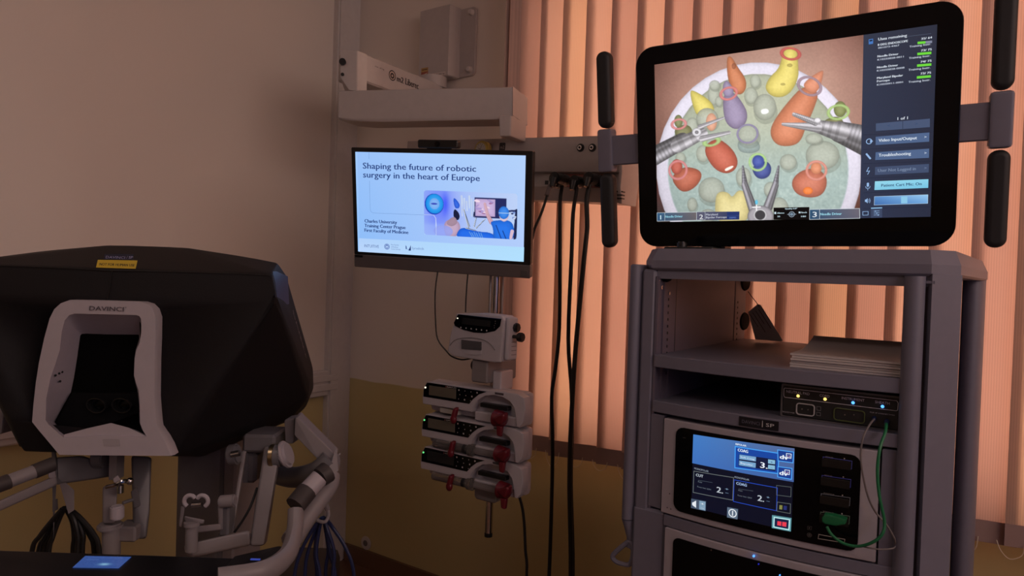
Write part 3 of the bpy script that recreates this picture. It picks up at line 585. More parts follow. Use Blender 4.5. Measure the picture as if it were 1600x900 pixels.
def pump(i, z0, label, cx, syr, clipx, cz):
    M_ = PM @ T((0, 0, z0)); t = thing('syringe_pump', label, 'pump', M_, 'syringe pumps stacked on the pole')
    arch = [(.150, -.010), (.146, .02), (.14, .042), (.125, .058), (.10, .067), (.07, .069), (.04, .063), (.015, .048), (.0, .028), (-.006, .011)]
    out = [(-.19, .011), (-.193, .03), (-.19, .055), (-.178, .08), (-.165, .083), (.15, .083), (.172, .074), (.178, .045), (.172, .005), (.16, -.010)]
    MB().prism(out[:10]+arch, -.004, .03, 'y', .004, seg=2).build('front_shell', M_pump, t)
    MB().span((-.186, .024, -.013), (.168, .066, .084), .014, seg=2).build('body', M_pump, t)
    dp = MB().prism([(-.187, .034), (-.187, .056), (-.175, .078), (-.165, .079), (.047, .077), (.02, .066), (.0, .05), (-.014, .034)], -.0055, .0, 'y', .0008).build('display_panel', M_gloss, t)
    MB().span((-.165, -.0065, .042), (-.062, -.005, .071), .0006).build('display', M_lcd if i < 2 else mat('dark_lcd', (.02, .02, .02), .2), dp)
    fl = Flat(y=-.0057); g = (190, 182, 182)
    for r in range(3):
        for k in range(4): fl.disc(-.052+.022*k+.004*(r == 1), .07-.013*r, .0014 if (r+k) % 3 else .0026, g, n=10)
    fl.disc(-.10, .0745, .0025, (120, 70, 70), n=10); fl.text('B|BRAUN', -.096, -.062, .073, .0036, (215, 205, 202))
    fl.build('keypad_print', print_mat('matte_print', 0), dp)
    MB().cyl((-.179, -.0055, .063), (-.179, -.0075, .063), .0026, n=12).build('status_light', mat('led_white', (.8, .8, .7), .5, emit=(.8, .75, .6), es=1.5) if i == 0 else mat('led_green', (.1, .6, .2), .5, emit=(.12, .7, .22), es=1.2), dp)
    MB().span((px_-.025, .064, .01), (px_+.025, .127, .06), .004).build('pole_mount', M_pumpd, t)
    fl = Flat(y=-.0045)
    fl.poly([(.075, .073), (.105, .073), (.105, .079), (.075, .079)], (80, 72, 74)); fl.build('type_label', print_mat('matte_print', 0), t)
    MB().span((.018, .004, .028), (.115, .024, .041), .002).build('drive_slot', M_black, t)
    MB().span((.0, .004, -.013), (.146, .024, .014), .003).build('drive_trough', M_pump, t)
    if syr:
        s_ = MB().cyl((-.14, .0, -.001), (-.012, .0, -.001), .0135, n=18).build('syringe_barrel', M_clear, t)
        MB().cyl((-.012, 0, -.001), (.008, 0, -.001), .018, n=18, bev=.002).build('flange', M_clear, s_); MB().cyl((.0, 0, .0), (cx-.01, 0, .0), .009, n=14).build('plunger', M_clear, s_)
        MB().cyl((-.03, 0, -.001), (-.02, 0, -.001), .0139, n=16).build('barrel_band', M_rub, s_)
    else:
        MB().span((-.13, .004, -.008), (-.06, .024, .008), .002).build('scale_plate', M_label, t)
    # red plunger clamp: disc, wing and foot in one moulding
    c = MB()
    c.cyl((cx, -.012, .008), (cx+.035, -.012, .008), .025, .020, 24, bev=.004)
    c.hull([(cx+.008, -.04, .012), (cx+.05, -.045, .03), (cx+.054, -.03, .014), (cx+.04, -.04, -.004), (cx+.01, -.02, -.01), (cx+.01, .0, .02), (cx+.05, -.02, .034), (cx+.04, 0, 0)], .004)
    c.hull([(cx+.018, -.032, -.008), (cx+.038, -.032, -.008), (cx+.022, -.034, -.036), (cx+.036, -.034, -.038), (cx+.018, -.018, -.008), (cx+.038, -.018, -.008), (cx+.022, -.02, -.036), (cx+.036, -.02, -.038)], .004)
    c.build('plunger_clamp', M_red, t, sharp=60, label='dark red clamp')
    c = MB().hull([(clipx-.004, -.012, .022), (clipx+.01, -.012, .022), (clipx+.008, -.028, .018), (clipx-.004, -.028, .018), (clipx-.008, -.02, -.012), (clipx+.006, -.02, -.014), (clipx-.008, -.034, -.012), (clipx+.005, -.034, -.014)], .003).ball((clipx-.001, -.026, -.014), .011, 14, (1, .8, 1.2)); c.build('barrel_clip', M_red, t, sharp=60, label='dark red clip')
    return t
pump(0, 0, 'topmost of three stacked white syringe pumps', .082, False, -.052, 0)
pump(1, -.099, 'middle of three stacked white syringe pumps', .094, True, -.058, 0)
pump(2, -.198, 'lowest of three stacked white syringe pumps, dark unlit display', .104, True, -.060, 0)
t2 = thing('pole_clamp', 'grey rounded clamp block under the lowest syringe pump', 'clamp', PM @ T((.03, 0, -.255)))
q = MB().prism(rrect(-.012, -.252, .068, -.205, .012), .03, .16, 'y', .004, PM); q.build('block', M_pumpd, t2, True)
q = MB().span((.069, .05, -.243), (.072, .09, -.212), 0, PM); q.build('sticker', mat('red_white_sticker', (.5, .2, .18), .5), t2, True); q = MB().cyl(PM @ Vector((.068, .075, -.225)), PM @ Vector((.088, .075, -.222)), .009, n=14, bev=.002); q.build('knob', M_black, t2, True)
cable('pump_cable', 'thin black cable dropping from the lowest syringe pump', M_cable, [(806, 766), (811, 775), (816.6, 796), (819.4, 822), (821, 860), (823, 900)], lambda a, c: 2.0, .0042)
cable('monitor_cable', 'thin black cable looping from slide monitor down to the upper infusion pump', M_cable, [(684, 424), (680, 457), (680.5, 500), (684, 530), (698, 549), (706, 557), (721, 562), (736, 560)], lambda a, c: 2.06, .0022, tail=False)
cable('short_cable', 'short thin black cable from the slide monitor chin onto the infusion pump', M_cable, [(731, 428), (729.5, 445), (728, 470), (727.5, 488)], lambda a, c: 2.07, .0022, tail=False)
#PART2
# ================================================================== VISION CART
CO = Vector((.2845, 1.5814, 0)); KM = frame(CO, 0, 0, -35)
def kp(px, py, y=0.): v_ = on(KM, px, py, y); return (v_.x, v_.z)
def bow(x): 
    k = (x-.30)/.25; return -.025*max(0., 1-k*k)
def bowbox(x0, z0, x1, z1, y0, y1, n=16, flat=False):              # box whose front follows the bow; back stays straight
    xs = [x0+(x1-x0)*i/n for i in range(n+1)]
    poly = [(x, y0+bow(x)) for x in xs]+[(x1, y1), (x0, y1)]
    return MB().prism(poly, z0, z1, 'z', .0015)
t = cart = thing('vision_cart', 'tall grey equipment cart with open shelf standing against the blind', 'cart', KM)
oct_ = [(.035, 0), (.577, 0), (.620, .05), (.656, .55), (.63, .66), (-.02, .66), (-.036, .55), (0, .05)]
ins = [(.045, .012), (.573, .012), (.610, .058), (.644, .545), (.62, .65), (-.01, .65), (-.024, .545), (.01, .058)]
def lp(pl, z): return [Vector((a, c, z)) for a, c in pl]
MB().loft([lp([(a*1.0+(.3-a)*.02, c+.004) for a, c in oct_], 1.425), lp(oct_, 1.429), lp(oct_, 1.446), lp(ins, 1.473)], cap=True).build('top_slab', M_cart, t, sharp=20)
MB().span((.045, .01, 1.405), (.575, .035, 1.428)).build('front_rail', M_cart, t)
MB().span((.012, .002, .86), (.046, .06, 1.426), .006).build('front_post', M_cart, t)
MB().span((.010, .0, .10), (.090, .06, .885), .006).build('lower_post', M_cart, t)
# side bar with hook, left
q = MB(); n = 20
def ellp(cx, cy, rx, ry): return [(cx+rx*math.cos(2*math.pi*k/n), cy+ry*math.sin(2*math.pi*k/n)) for k in range(n)]
q.prism(ellp(-.006, .03, .0185, .034), .845, 1.436, 'z', .003); q.loft([lp(ellp(-.006, .03, .0185, .034), .845), lp(ellp(-.004, .03, .016, .028), .828), lp(ellp(.0, .022, .011, .012), .80), lp(ellp(.0, .02, .011, .008), .778)], cap=True); sb = q.build('side_bar', M_cart, t)
hk = [Vector((a, .015, c)) for a, c in (kp(*p, .015) for p in ((984, 846), (977, 850), (966, 859), (957, 869), (962, 877), (972, 881), (983, 882), (988, 872), (989, 855)))]
MB().tube(hk, .0058, 8, 4, closed=True).build('hook', M_cart, sb)
MB().tube([Vector((-.002, .018, .80)), Vector((.004, .018, .78)), hk[8]], .007, 8, 3).build('hook_strap', M_cart, sb)
# inner left side with joint, holes, grommets
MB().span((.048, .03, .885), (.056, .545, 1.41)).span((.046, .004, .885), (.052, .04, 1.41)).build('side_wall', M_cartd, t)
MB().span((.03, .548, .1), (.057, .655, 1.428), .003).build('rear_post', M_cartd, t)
MB().span((.052, .10, .99), (.0565, .103, 1.41)).build('side_seam', M_black, t)
for px, py, rx, rz in ((1043, 428, .03, .02), (1164.5, 440, .05, .030), (1163, 502, .05, .029)):
    xx = .0575; d_ = ray(px, py); n_ = KM.to_3x3() @ Vector((1, 0, 0)); p0 = KM @ Vector((xx, 0, 0)); v_ = KM.inverted() @ (CAMP+d_*((p0-CAMP).dot(n_)/d_.dot(n_)))
    g = MB(); g.loft([[Vector((xx-.004, v_.y+rx*math.cos(a*.3142), v_.z+rz*math.sin(a*.3142))) for a in range(20)], [Vector((xx+.004, v_.y+.8*rx*math.cos(a*.3142), v_.z+.85*rz*math.sin(a*.3142))) for a in range(20)]], cap=True); g.build('grommet', mat('grommet_black', (.005, .005, .006), .8, spec=.05), t)
q = MB()
for k in range(12): q.box((.0565, .055, 1.362-.0155*k-.004), (.002, .004, .006)).box((.0575, .575, 1.345-.0155*k), (.002, .004, .006))
q.build('hole_row', M_black, t, kind='stuff')
p = MB().cyl((.056, .055, 1.372), (.0585, .055, 1.372), .004, n=12).cyl((.052, .022, 1.385), (.0535, .022, 1.385), .005, n=12).build('screw', M_chrome, t)
# right uprights
MB().cyl((.5515, .002, .10), (.5515, .002, 1.424), .0172, n=28).build('front_tube', M_cart, t)
MB().span((.560, .02, .1), (.588, .028, 1.426)).build('recess_strip', M_cartd, t)
MB().span((.566, .001, 1.411), (.583, .02, 1.416)).build('tube_clip', M_cart, t)
MB().prism([(.579, .0), (.6185, .046), (.6225, .05), (.612, .060), (.572, .012)], .10, 1.429, 'z', .001).build('corner_panel', M_cart, t)
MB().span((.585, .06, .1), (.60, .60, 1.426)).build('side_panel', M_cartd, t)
MB().prism(ellp(.630, .55, .024, .04), .1, 1.429, 'z', .002).build('rear_tube', M_cart, t)
# shelves
bowbox(.050, 1.206, .545, 1.234, .0, .655).build('shelf', M_cart, t); s2 = bowbox(.050, 1.105, .545, 1.131, .0, .655).build('shelf', M_cart, t)
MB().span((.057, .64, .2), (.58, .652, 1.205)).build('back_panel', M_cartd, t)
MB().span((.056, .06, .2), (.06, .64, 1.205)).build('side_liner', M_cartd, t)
fl = Flat(KM, -.0016, bow); c0 = kp(1156, 656, -.02); c1 = kp(1217.5, 676, -.02)
fl.strip(c0[0], 1.1085, c1[0], 1.1275, (8, 9, 22)); fl.text('DAVINCI', c0[0]+.006, c0[0]+.042, 1.1145, .0072, (100, 100, 118)); fl.strip(c0[0]+.0465, 1.112, c0[0]+.0478, 1.125, (200, 200, 205), 1); fl.text('SP', c0[0]+.054, c0[0]+.070, 1.1145, .0072, (210, 208, 210))
fl.build('name_plate', print_mat('matte_print', 0), s2, 'small dark plate with white lettering')
# bay frame
bowbox(.046, .89, .078, 1.1, .004, .05, 4).build('bay_filler', M_cart, t); bowbox(.511, .70, .548, 1.1, .006, .05, 4).build('bay_filler', M_cart, t)
bowbox(.088, .857, .54, .882, .003, .05).build('bay_rail', M_cart, t)
MB().span((.0, .0, .06), (.61, .63, .14), .01).build('base', M_cartd, t)
for cx_, cy_ in ((.06, .08), (.55, .08), (.06, .56), (.55, .56)): MB().cyl((cx_-.015, cy_, .05), (cx_+.015, cy_, .05), .05, n=24, bev=.006).build('caster', M_rub, t)
# ---- electrosurgical generator in the bay
t = thing('surgical_generator', 'generator module with lit blue touchscreen in the cart bay', 'generator', KM @ T((0, 0, .886)))
def build_k(mb, name, m, par=None, label=None): 
    bmesh.ops.translate(mb.bm, vec=(0, 0, -.886), verts=mb.bm.verts); return mb.build(name, m, par or t, label=label)
build_k(bowbox(.0815, .8862, .5075, 1.0955, 0, .40), 'front_panel', M_panel)
def bowplate(poly, y0, y1, n=None):
    q = MB().prism(poly, y0, y1, 'y')
    bmesh.ops.triangulate(q.bm, faces=[f for f in q.bm.faces if len(f.verts) > 4]); return q.bend(bow)
def bowround(x0, z0, x1, z1, r, y0, y1):
    xs = sorted(set([x0, x1]+[x0+r*(1-math.cos(R(a))) for a in (0, 22, 45, 67, 90)]+[x1-r*(1-math.cos(R(a))) for a in (0, 22, 45, 67, 90)]+list(np.linspace(x0+r, x1-r, 14))))
    def dz(x): 
        e = max(0, x0+r-x, x-(x1-r)); return r-math.sqrt(max(0, r*r-e*e))
    q = MB(); L0 = [[Vector((x, y_+bow(x), z_)) for y_, z_ in ((y0, z0+dz(x)), (y0, z1-dz(x)), (y1, z1-dz(x)), (y1, z0+dz(x)))] for x in xs]
    q.loft(L0, cap=True); return q
ga = kp(1056, 667, -.015); gb = kp(1340, 862, -.012)
gz0, gz1 = .9, 1.083; build_k(bowround(ga[0], gz0, gb[0], gz1, .018, -.0025, .004), 'glass', M_gloss)
fl = Flat(KM, -.0030, bow); C2 = lambda a, c: (1060+a/5, 670+c/5)
class FlB(Flat):
    def xz(s, px, py): return kp(px, py, -.022)
fl = FlB(KM, -.0030, bow)
def quad(fl, pts, col, cols=None, n=10):                           # quad split along x so that it follows the bow
    a, b_, c_, d_ = [np.array(fl.xz(*p)) for p in pts]; V_ = []; k = np.linspace(0, 1, n+1)
    c4 = np.array([lin(x) for x in (cols or [col]*4)])
    V_ = [a+(b_-a)*u_ for u_ in k]+[d_+(c_-d_)*u_ for u_ in k]; cc = [c4[0]+(c4[1]-c4[0])*u_ for u_ in k]+[c4[3]+(c4[2]-c4[3])*u_ for u_ in k]
    fl._put(V_, [(i, i+1, n+2+i, n+1+i) for i in range(n)], np.array(cc))
def qframe(fl, pts, col, w=.0012):
    p = [np.array(fl.xz(*q_)) for q_ in pts]; L_ = []
    for i in range(4):
        for u_ in np.linspace(0, 1, 7)[:-1]: L_.append(tuple(p[i]+(p[(i+1) % 4]-p[i])*u_))
    fl.line(L_, w, col, True)
def q2(pts, col, cols=None): quad(fl, [C2(*p) for p in pts], col, cols)
def f2(pts, col, w=.0012): qframe(fl, [C2(*p) for p in pts], col, w)
def t2x(s_, a, e, h, col, bold=0): fl.textp(s_, C2(*a), C2(*e), h/5, col, bold)
q2([(113, 45), (912, 150), (886, 795), (98, 612)], None, [(10, 14, 32), (12, 14, 28), (10, 13, 30), (10, 14, 34)])
q2([(113, 45), (912, 150), (905, 412), (105, 270)], None, [(66, 124, 196), (84, 104, 150), (66, 96, 156), (62, 112, 188)])
q2([(450, 135), (790, 187), (785, 345), (447, 300)], (24, 70, 160)); f2([(450, 135), (790, 187), (785, 345), (447, 300)], (70, 160, 245), .002); q2([(480, 195), (768, 235), (764, 325), (476, 285)], (18, 26, 60))
t2x('BIPOLAR', (452, 123), (536, 134), 14, (225, 235, 245), .0004); t2x('COAG', (469, 172), (549, 184), 24, (225, 238, 250), .0006)
q2([(484, 197), (614, 215), (612, 250), (482, 232)], (120, 165, 205)); q2([(482, 243), (612, 262), (610, 300), (480, 280)], (120, 165, 205)); t2x('Soft Coag', (492, 222), (600, 238), 12, (230, 240, 250)); t2x('Bipolar', (492, 268), (590, 284), 12, (230, 240, 250))
t2x('3.', (645, 298), (700, 306), 46, (235, 240, 250), .001); q2([(708, 233), (762, 241), (761, 272), (707, 265)], (135, 185, 215)); q2([(708, 276), (761, 283), (760, 314), (706, 307)], (135, 185, 215))
t2x('+', (725, 262), (745, 265), 16, (30, 60, 110)); t2x('–', (725, 303), (745, 306), 16, (30, 60, 110))
for pts in (((782, 160), (905, 178), (900, 262), (785, 245)), ((785, 290), (893, 305), (888, 390), (782, 370))):
    q2(pts, (26, 60, 140)); f2(pts, (80, 165, 245), .0016); a = pts[3]; t2x('dv', (a[0]+12, a[1]-16), (a[0]+74, a[1]-8), 34, (235, 242, 250), .0012); b0 = pts[1]
    f2([(b0[0]-55, b0[1]+10), (b0[0]-18, b0[1]+15), (b0[0]-20, b0[1]+48), (b0[0]-57, b0[1]+43)], (225, 235, 245), .0012); t2x('12', (b0[0]-50, b0[1]+38), (b0[0]-26, b0[1]+41), 16, (240, 190, 190))
def chan(o0, col, ttl, ttlc, a_):
    ox, oy = o0; w1, w2, hh = a_
    t2x('MONOPOLAR', (ox+3, oy-12), (ox+118, oy+4), 15, (150, 160, 175)); f2([(ox, oy), (ox+w1, oy+w2), (ox+w1-7, oy+w2+hh), (ox-6, oy+hh-10)], col, .0012); t2x(ttl, (ox+16, oy+40), (ox+16+24*len(ttl)-14, oy+48), 22, ttlc, .0004)
    t2x('Auto', (ox+32, oy+86), (ox+66, oy+91), 12, (110, 120, 130)); t2x('Power limit 120W', (ox+28, oy+126), (ox+140, oy+146), 11, (110, 120, 130)); t2x('2.', (ox+182, oy+160), (ox+232, oy+170), 46, (190, 198, 208), .0008); t2x('+', (ox+252, oy+142), (ox+278, oy+146), 18, (140, 170, 200)); t2x('–', (ox+252, oy+170), (ox+278, oy+174), 18, (140, 170, 200)); fl.linep([C2(ox+36, oy+70), C2(ox+150, oy+86)], .0005, (90, 100, 110))
chan((120, 331), (105, 112, 112), 'CUT', (190, 200, 210), (318, 45, 176)); chan((443, 393), (40, 75, 190), 'COAG', (170, 195, 235), (337, 62, 178))
f2([(775, 435), (887, 450), (885, 525), (775, 510)], (85, 92, 92), .001); f2([(780, 565), (882, 580), (880, 655), (777, 635)], (95, 102, 100), .001); q2([(797, 588), (820, 591), (818, 624), (795, 620)], (130, 130, 70)); q2([(830, 593), (855, 597), (853, 628), (828, 625)], (40, 48, 110))
q2([(100, 545), (220, 563), (218, 640), (98, 618)], (70, 84, 104)); q2([(166, 560), (216, 567), (214, 636), (164, 626)], (130, 160, 185)); t2x('+', (178, 592), (204, 596), 20, (235, 240, 245)); t2x('–', (178, 622), (204, 626), 16, (235, 240, 245)); q2([(108, 576), (124, 570), (124, 606), (108, 594)], (230, 235, 240)); q2([(124, 568), (140, 560), (140, 616), (124, 606)], (230, 235, 240))
q2([(390, 605), (475, 620), (470, 700), (388, 685)], (92, 108, 128)); c = fl.xz(*C2(432, 652)); fl.disc(c[0], c[1], .0085, (235, 240, 245), inner=.78); fl.poly([(c[0]-.001, c[1]-.005), (c[0]+.001, c[1]-.005), (c[0]+.001, c[1]+.005), (c[0]-.001, c[1]+.005)], (235, 240, 245))
q2([(740, 665), (890, 690), (885, 795), (738, 765)], (96, 150, 160)); q2([(757, 683), (875, 702), (870, 780), (754, 757)], (24, 34, 66)); f2([(757, 683), (875, 702), (870, 780), (754, 757)], (190, 235, 240), .002); q2([(782, 712), (813, 717), (811, 750), (780, 744)], (235, 60, 80)); q2([(820, 718), (852, 723), (850, 758), (818, 751)], (235, 60, 80))
o = fl.build('screen', print_mat('display_glow', 1.0), t, 'lit blue control screen'); o.location = (0, 0, -.886)
# sockets on the black glass
fl = FlB(KM, -.0032, bow)
C5 = lambda a, c: (1250+a/4.7375, 690+c/4.7375)
for yy, xx, nm, col in ((0, 0, 'BIPOLAR', (84, 92, 180)), (137, -8, 'BIPOLAR', (76, 84, 190)), (272, -14, 'MONOPOLAR', (118, 126, 138)), (408, -18, 'MONOPOLAR', (104, 126, 112))):
    pts = [(172+xx, 112+yy), (382+xx, 148+yy), (378+xx, 206+yy), (168+xx, 172+yy)]; qd = [C5(*p) for p in pts]
    g = bowbox(kp(*qd[0], -.012)[0], kp(*qd[3], -.012)[1]-.0015, kp(*qd[1], -.012)[0], kp(*qd[0], -.012)[1], -.004, .002, 6); so = build_k(g, 'socket', M_black)
    qframe(fl, qd, col, .0012); fl.textp(nm, C5(190+xx, 114+yy), C5(190+xx+(56 if len(nm) < 8 else 78), 122+yy), 1.6, (150, 148, 146)); c = fl.xz(*C5(327+xx, 128+yy)); fl.disc(c[0], c[1], .0012, (190, 188, 184), n=10)
qframe(fl, [C5(*p) for p in ((140, 685), (330, 727), (326, 752), (136, 716))], (176, 172, 166), .0012)
qframe(fl, [C5(*p) for p in ((60, 622), (88, 626), (86, 650), (58, 646))], (110, 108, 106), .0005); fl.textp('F', C5(68, 642), C5(78, 644), 2.4, (120, 118, 116)); c = fl.xz(*C5(72, 688)); fl.disc(c[0], c[1], .0042, (110, 108, 106), inner=.85); fl.disc(c[0], c[1], .002, (120, 118, 116), inner=.6)
c = fl.xz(1067.5, 685); fl.text('ON/OFF', c[0]-.003, c[0]+.004, c[1], .0012, (130, 128, 126))
o = fl.build('glass_print', print_mat('matte_print', 0), t); o.location = (0, 0, -.886)
fl = FlB(KM, -.0008, bow)
for a, c in ((1043, 773), (1039, 795), (1045, 797)): z = fl.xz(a, c); fl.poly([(z[0]-.0018, z[1]-.0018), (z[0]+.0018, z[1]-.0018), (z[0], z[1]+.0018)], (40, 34, 36))
o = fl.build('warning_marks', print_mat('matte_print', 0), t); o.location = (0, 0, -.886)
# ---- lower module
t = thing('light_source_module', 'lower black-fronted cart module with small blue lights', 'module', KM @ T((0, 0, .66)))
def bk6(mb, name, m, par=None, label=None): bmesh.ops.translate(mb.bm, vec=(0, 0, -.66), verts=mb.bm.verts); return mb.build(name, m, par or t, label=label)
bk6(bowbox(.0935, .66, .509, .8555, 0, .40), 'front_panel', M_panel); bk6(bowround(.115, .68, .474, .841, .014, -.0025, .004), 'glass', M_gloss)
for px, py in ((1178.5, 868), (1186, 880.5), (1219, 898)):
    c = kp(px, py, -.026); g = MB().cyl((c[0], -.003+bow(c[0]), c[1]), (c[0], -.006+bow(c[0]), c[1]), .0022 if py < 870 else .0013, n=12); bk6(g, 'indicator_light', mat('led_blue', (.05, .2, .8), .4, emit=(.08, .32, 1.0), es=1.8) if py != 880.5 else mat('led_dimblue', (.02, .04, .5), .4, emit=(.02, .03, .6), es=.6))
c = kp(1113, 858, -.02); bk6(MB().cyl((c[0], -.003+bow(c[0]), c[1]), (c[0], -.006+bow(c[0]), c[1]), .0016, n=10), 'screw', M_chrome)
# ---- connection box on the second shelf
JM = KM @ T((.322, .02, 1.1315))
t = thing('connection_box', 'low black box with two yellow and two blue indicator lights', 'control box', JM)
q = MB().span((0, 0, 0), (.222, .22, .066), .004); q.build('case', mat('box_black', (.012, .012, .013), .5), t)
MB().ring_plate(rrect(-.001, 0, .223, .067, .004), rrect(.0025, .002, .22, .063, .003), -.002, .004).build('rim', mat('rim_grey', (.10, .095, .10), .4), t)
fl = Flat(JM, -.0008); C8 = lambda a, c: (1210+a/8, 590+c/8)
fl.line([fl.xz(*C8(*p)) for p in ((130, 130), (1530, 290), (1548, 320), (1540, 408), (1520, 415), (130, 245), (118, 225), (120, 145))], .0009, (225, 218, 228), True)
for nm, a, e in (('NEUTRAL PAD', (150, 188), (440, 220)), ('CORD', (565, 236), (688, 252)), ('INSTRUMENT', (840, 270), (1125, 302)), ('SHEATH', (1258, 318), (1440, 340))): fl.textp(nm, C8(*a), C8(*e), 4.2, (215, 208, 225))
fl.textp('MEGADYNE', C8(85, 432), C8(250, 446), 1.8, (190, 185, 190)); fl.textp('FOR SP CONNECTION', C8(1195, 442), C8(1500, 474), 1.8, (200, 195, 205)); fl.textp('MONOPOLAR', C8(790, 386), C8(960, 406), 1.6, (190, 185, 190))
for a, e in (((530, 360), (580, 412)), ((528, 432), (576, 478))): fl.line([fl.xz(*C8(a[0], a[1])), fl.xz(*C8(e[0], a[1]+6)), fl.xz(*C8(e[0], e[1])), fl.xz(*C8(a[0], e[1]-6))], .0005, (170, 165, 170), True)
fl.build('front_print', print_mat('matte_print', 0), t)
def kring(name, pts, m, w): 
    a = fl.xz(*C8(*pts[0])); c = fl.xz(*C8(*pts[1])); x0, x1 = a[0], c[0]; z1, z0 = a[1], c[1]
    r_ = min((x1-x0), (z1-z0))*.25; MB().ring_plate(rrect(x0, z0, x1, z1, r_), rrect(x0+w, z0+w, x1-w, z1-w, r_-w), -.003, .001).build(name, m, t)
kring('socket_rim', ((275, 310), (503, 490)), mat('rim_pale', (.5, .48, .48), .4), .002); kring('socket_rim', ((745, 370), (1130, 580)), mat('rim_olive', (.10, .13, .04), .5), .0015)
for k, (a, e) in enumerate(((345, 393), (420, 402), (880, 465), (995, 465))): c = fl.xz(*C8(a, e)); MB().cyl((c[0], 0, c[1]), (c[0], -.002, c[1]), .0013, n=10).build('contact', M_steel, t)
LY = mat('led_yellow', (.9, .7, .2), .4, emit=(1.0, .66, .16), es=1.8); LB = mat('led_cyan', (.1, .4, .9), .4, emit=(.08, .34, 1.0), es=2.2)
for a, e, m in ((295, 230, LY), (632, 270, LY), (982, 315, LB), (1350, 362, LB)):
    c = fl.xz(*C8(a, e)); MB().cyl((c[0], .0, c[1]), (c[0], -.0035, c[1]), .0030, .0022, n=14).build('indicator_light', m, t)
# ---- instrument cords
def kpt(px, py, y): return KM @ on(KM, px, py, y)
r_ = thing('green_cord', 'green cord looping from the connection box to a generator socket', 'cord', T(kpt(1310, 850, -.04)))
cx0 = [(1385, 662, -.002), (1383, 676, -.022), (1375, 700, -.045), (1371, 735, -.05), (1374, 775, -.05), (1382, 815, -.045), (1378, 835, -.05), (1362, 848, -.05), (1340, 853.5, -.045), (1318, 849, -.045), (1300, 836, -.045), (1292, 823, -.04)]
MB().tube([kpt(*p) for p in cx0], .0028, 10, 5).build('lead', M_green, r_, True)
pl = [kp(*C5(*p), -.03) for p in ((162, 560), (185, 530), (250, 540), (345, 572), (335, 610), (270, 622), (190, 608), (165, 590))]
q = MB().prism(pl, -.036, -.004, 'y', .004, KM, 2); q.build('connector', M_green, r_, True)
c = kpt(1385, 660, 0); MB().cyl(KM @ (on(KM, 1386, 658, .018)), c+Vector((0, 0, -.004)), .0045, .0035, 12).build('end_sleeve', M_blue, r_, True, label='dark blue sleeve')
r_ = thing('grey_cord', 'thin grey cord hanging from the connection box beside the green one', 'cord', T(kpt(1345, 780, -.03)))
MB().tube([kpt(*p) for p in ((1366, 655, .0), (1360, 662, -.02), (1350, 680, -.045), (1345, 705, -.05), (1347, 735, -.05), (1356, 775, -.045), (1368, 800, -.035), (1385, 820, -.028), (1397, 840, -.02), (1399, 850, -.008))], .0018, 8, 5).build('lead', M_greyc, r_, True)
MB().cyl(KM @ on(KM, 1366, 653, .018), kpt(1365, 658, 0), .004, .003, 12).build('end_sleeve', M_blue, r_, True, label='dark blue sleeve')
solo(MB().tube([kpt(*p) for p in ((1340, 852, -.035), (1358, 856, -.045), (1378, 858.5, -.04), (1394, 857, -.03), (1399, 854, -.012))], .0014, 6, 4), 'grey_cord', M_greyc, 'short pale cord end below the green loop at the tube', 'cord')
# ---- booklets on the shelf
z = 1.2345
for k in range(6):
    th = .0042; yw = rs.uniform(-1.5, 1.5); BMx = KM @ T((.4405+rs.uniform(-.002, .002), .118+rs.uniform(-.003, .003), z)) @ Matrix.Rotation(R(yw), 4, 'Z')
    lab = ('topmost white booklet with a raised curling back cover', 'second white booklet from the top of the shelf pile', 'third white booklet from the top of the shelf pile', 'fourth white booklet from the top of the shelf pile', 'second white booklet from the bottom of the shelf pile', 'lowest white booklet lying directly on the grey shelf')[5-k]
    bt = thing('booklet', lab, 'booklet', BMx, 'booklets on the cart shelf'); cb = (lambda x: 0)
    q = MB(); nn = 10; W2, D2 = .102, .105
    def sheet(q, zz, t_, curl):
        pr = [(-D2+2*D2*i/nn, zz+curl*max(0, (i/nn-.3))**2) for i in range(nn+1)]; q.prism(pr+[(a, c+t_) for a, c in pr[::-1]], -W2, W2, 'x')
    sheet(q, 0, th*.86, 0); q.build('pages', M_paper, bt)
    q = MB(); sheet(q, th*.88, .0005, .05 if k == 5 else .0); q.build('cover', mat('booklet_cover', (.50, .45, .44), .45), bt)
    z += th+.0006
# ---- tag on a string
r_ = thing('hanging_tag', 'grey printed paper tag tied to the rear post above the shelf', 'tag', T(kpt(1185, 478, .56)))
C9 = lambda a, c: (1120+a/4.736, 410+c/4.736)
tp = [on(KM, *C9(*p), .57) for p in ((232, 365), (303, 308), (325, 315), (490, 578), (470, 585), (285, 570))]
q = MB().prism([(v.x, v.z) for v in tp], .57, .5712, 'y', 0, KM); tg = q.build('card', mat('tag_grey', (.68, .64, .64), .6), r_, True)
fl = Flat(KM, .5695); 
for k in range(5): fl.linep([C9(245+k*22, 385-k*12), C9(245+k*22+(90 if k % 2 else 60), 385-k*12+(140 if k % 2 else 90))], .0016, (82, 76, 80))
c = fl.xz(*C9(311, 326)); fl.disc(c[0], c[1], .003, (170, 165, 165), inner=.6, n=12)
o = fl.build('card_print', print_mat('matte_print', 0), tg); o.matrix_local = MW[r_].inverted() @ KM
MB().tube([KM @ on(KM, *C9(*p), .57) for p in ((232, 215), (262, 258), (290, 292), (311, 326))], .0012, 6, 3).build('string', M_rub, r_, True)

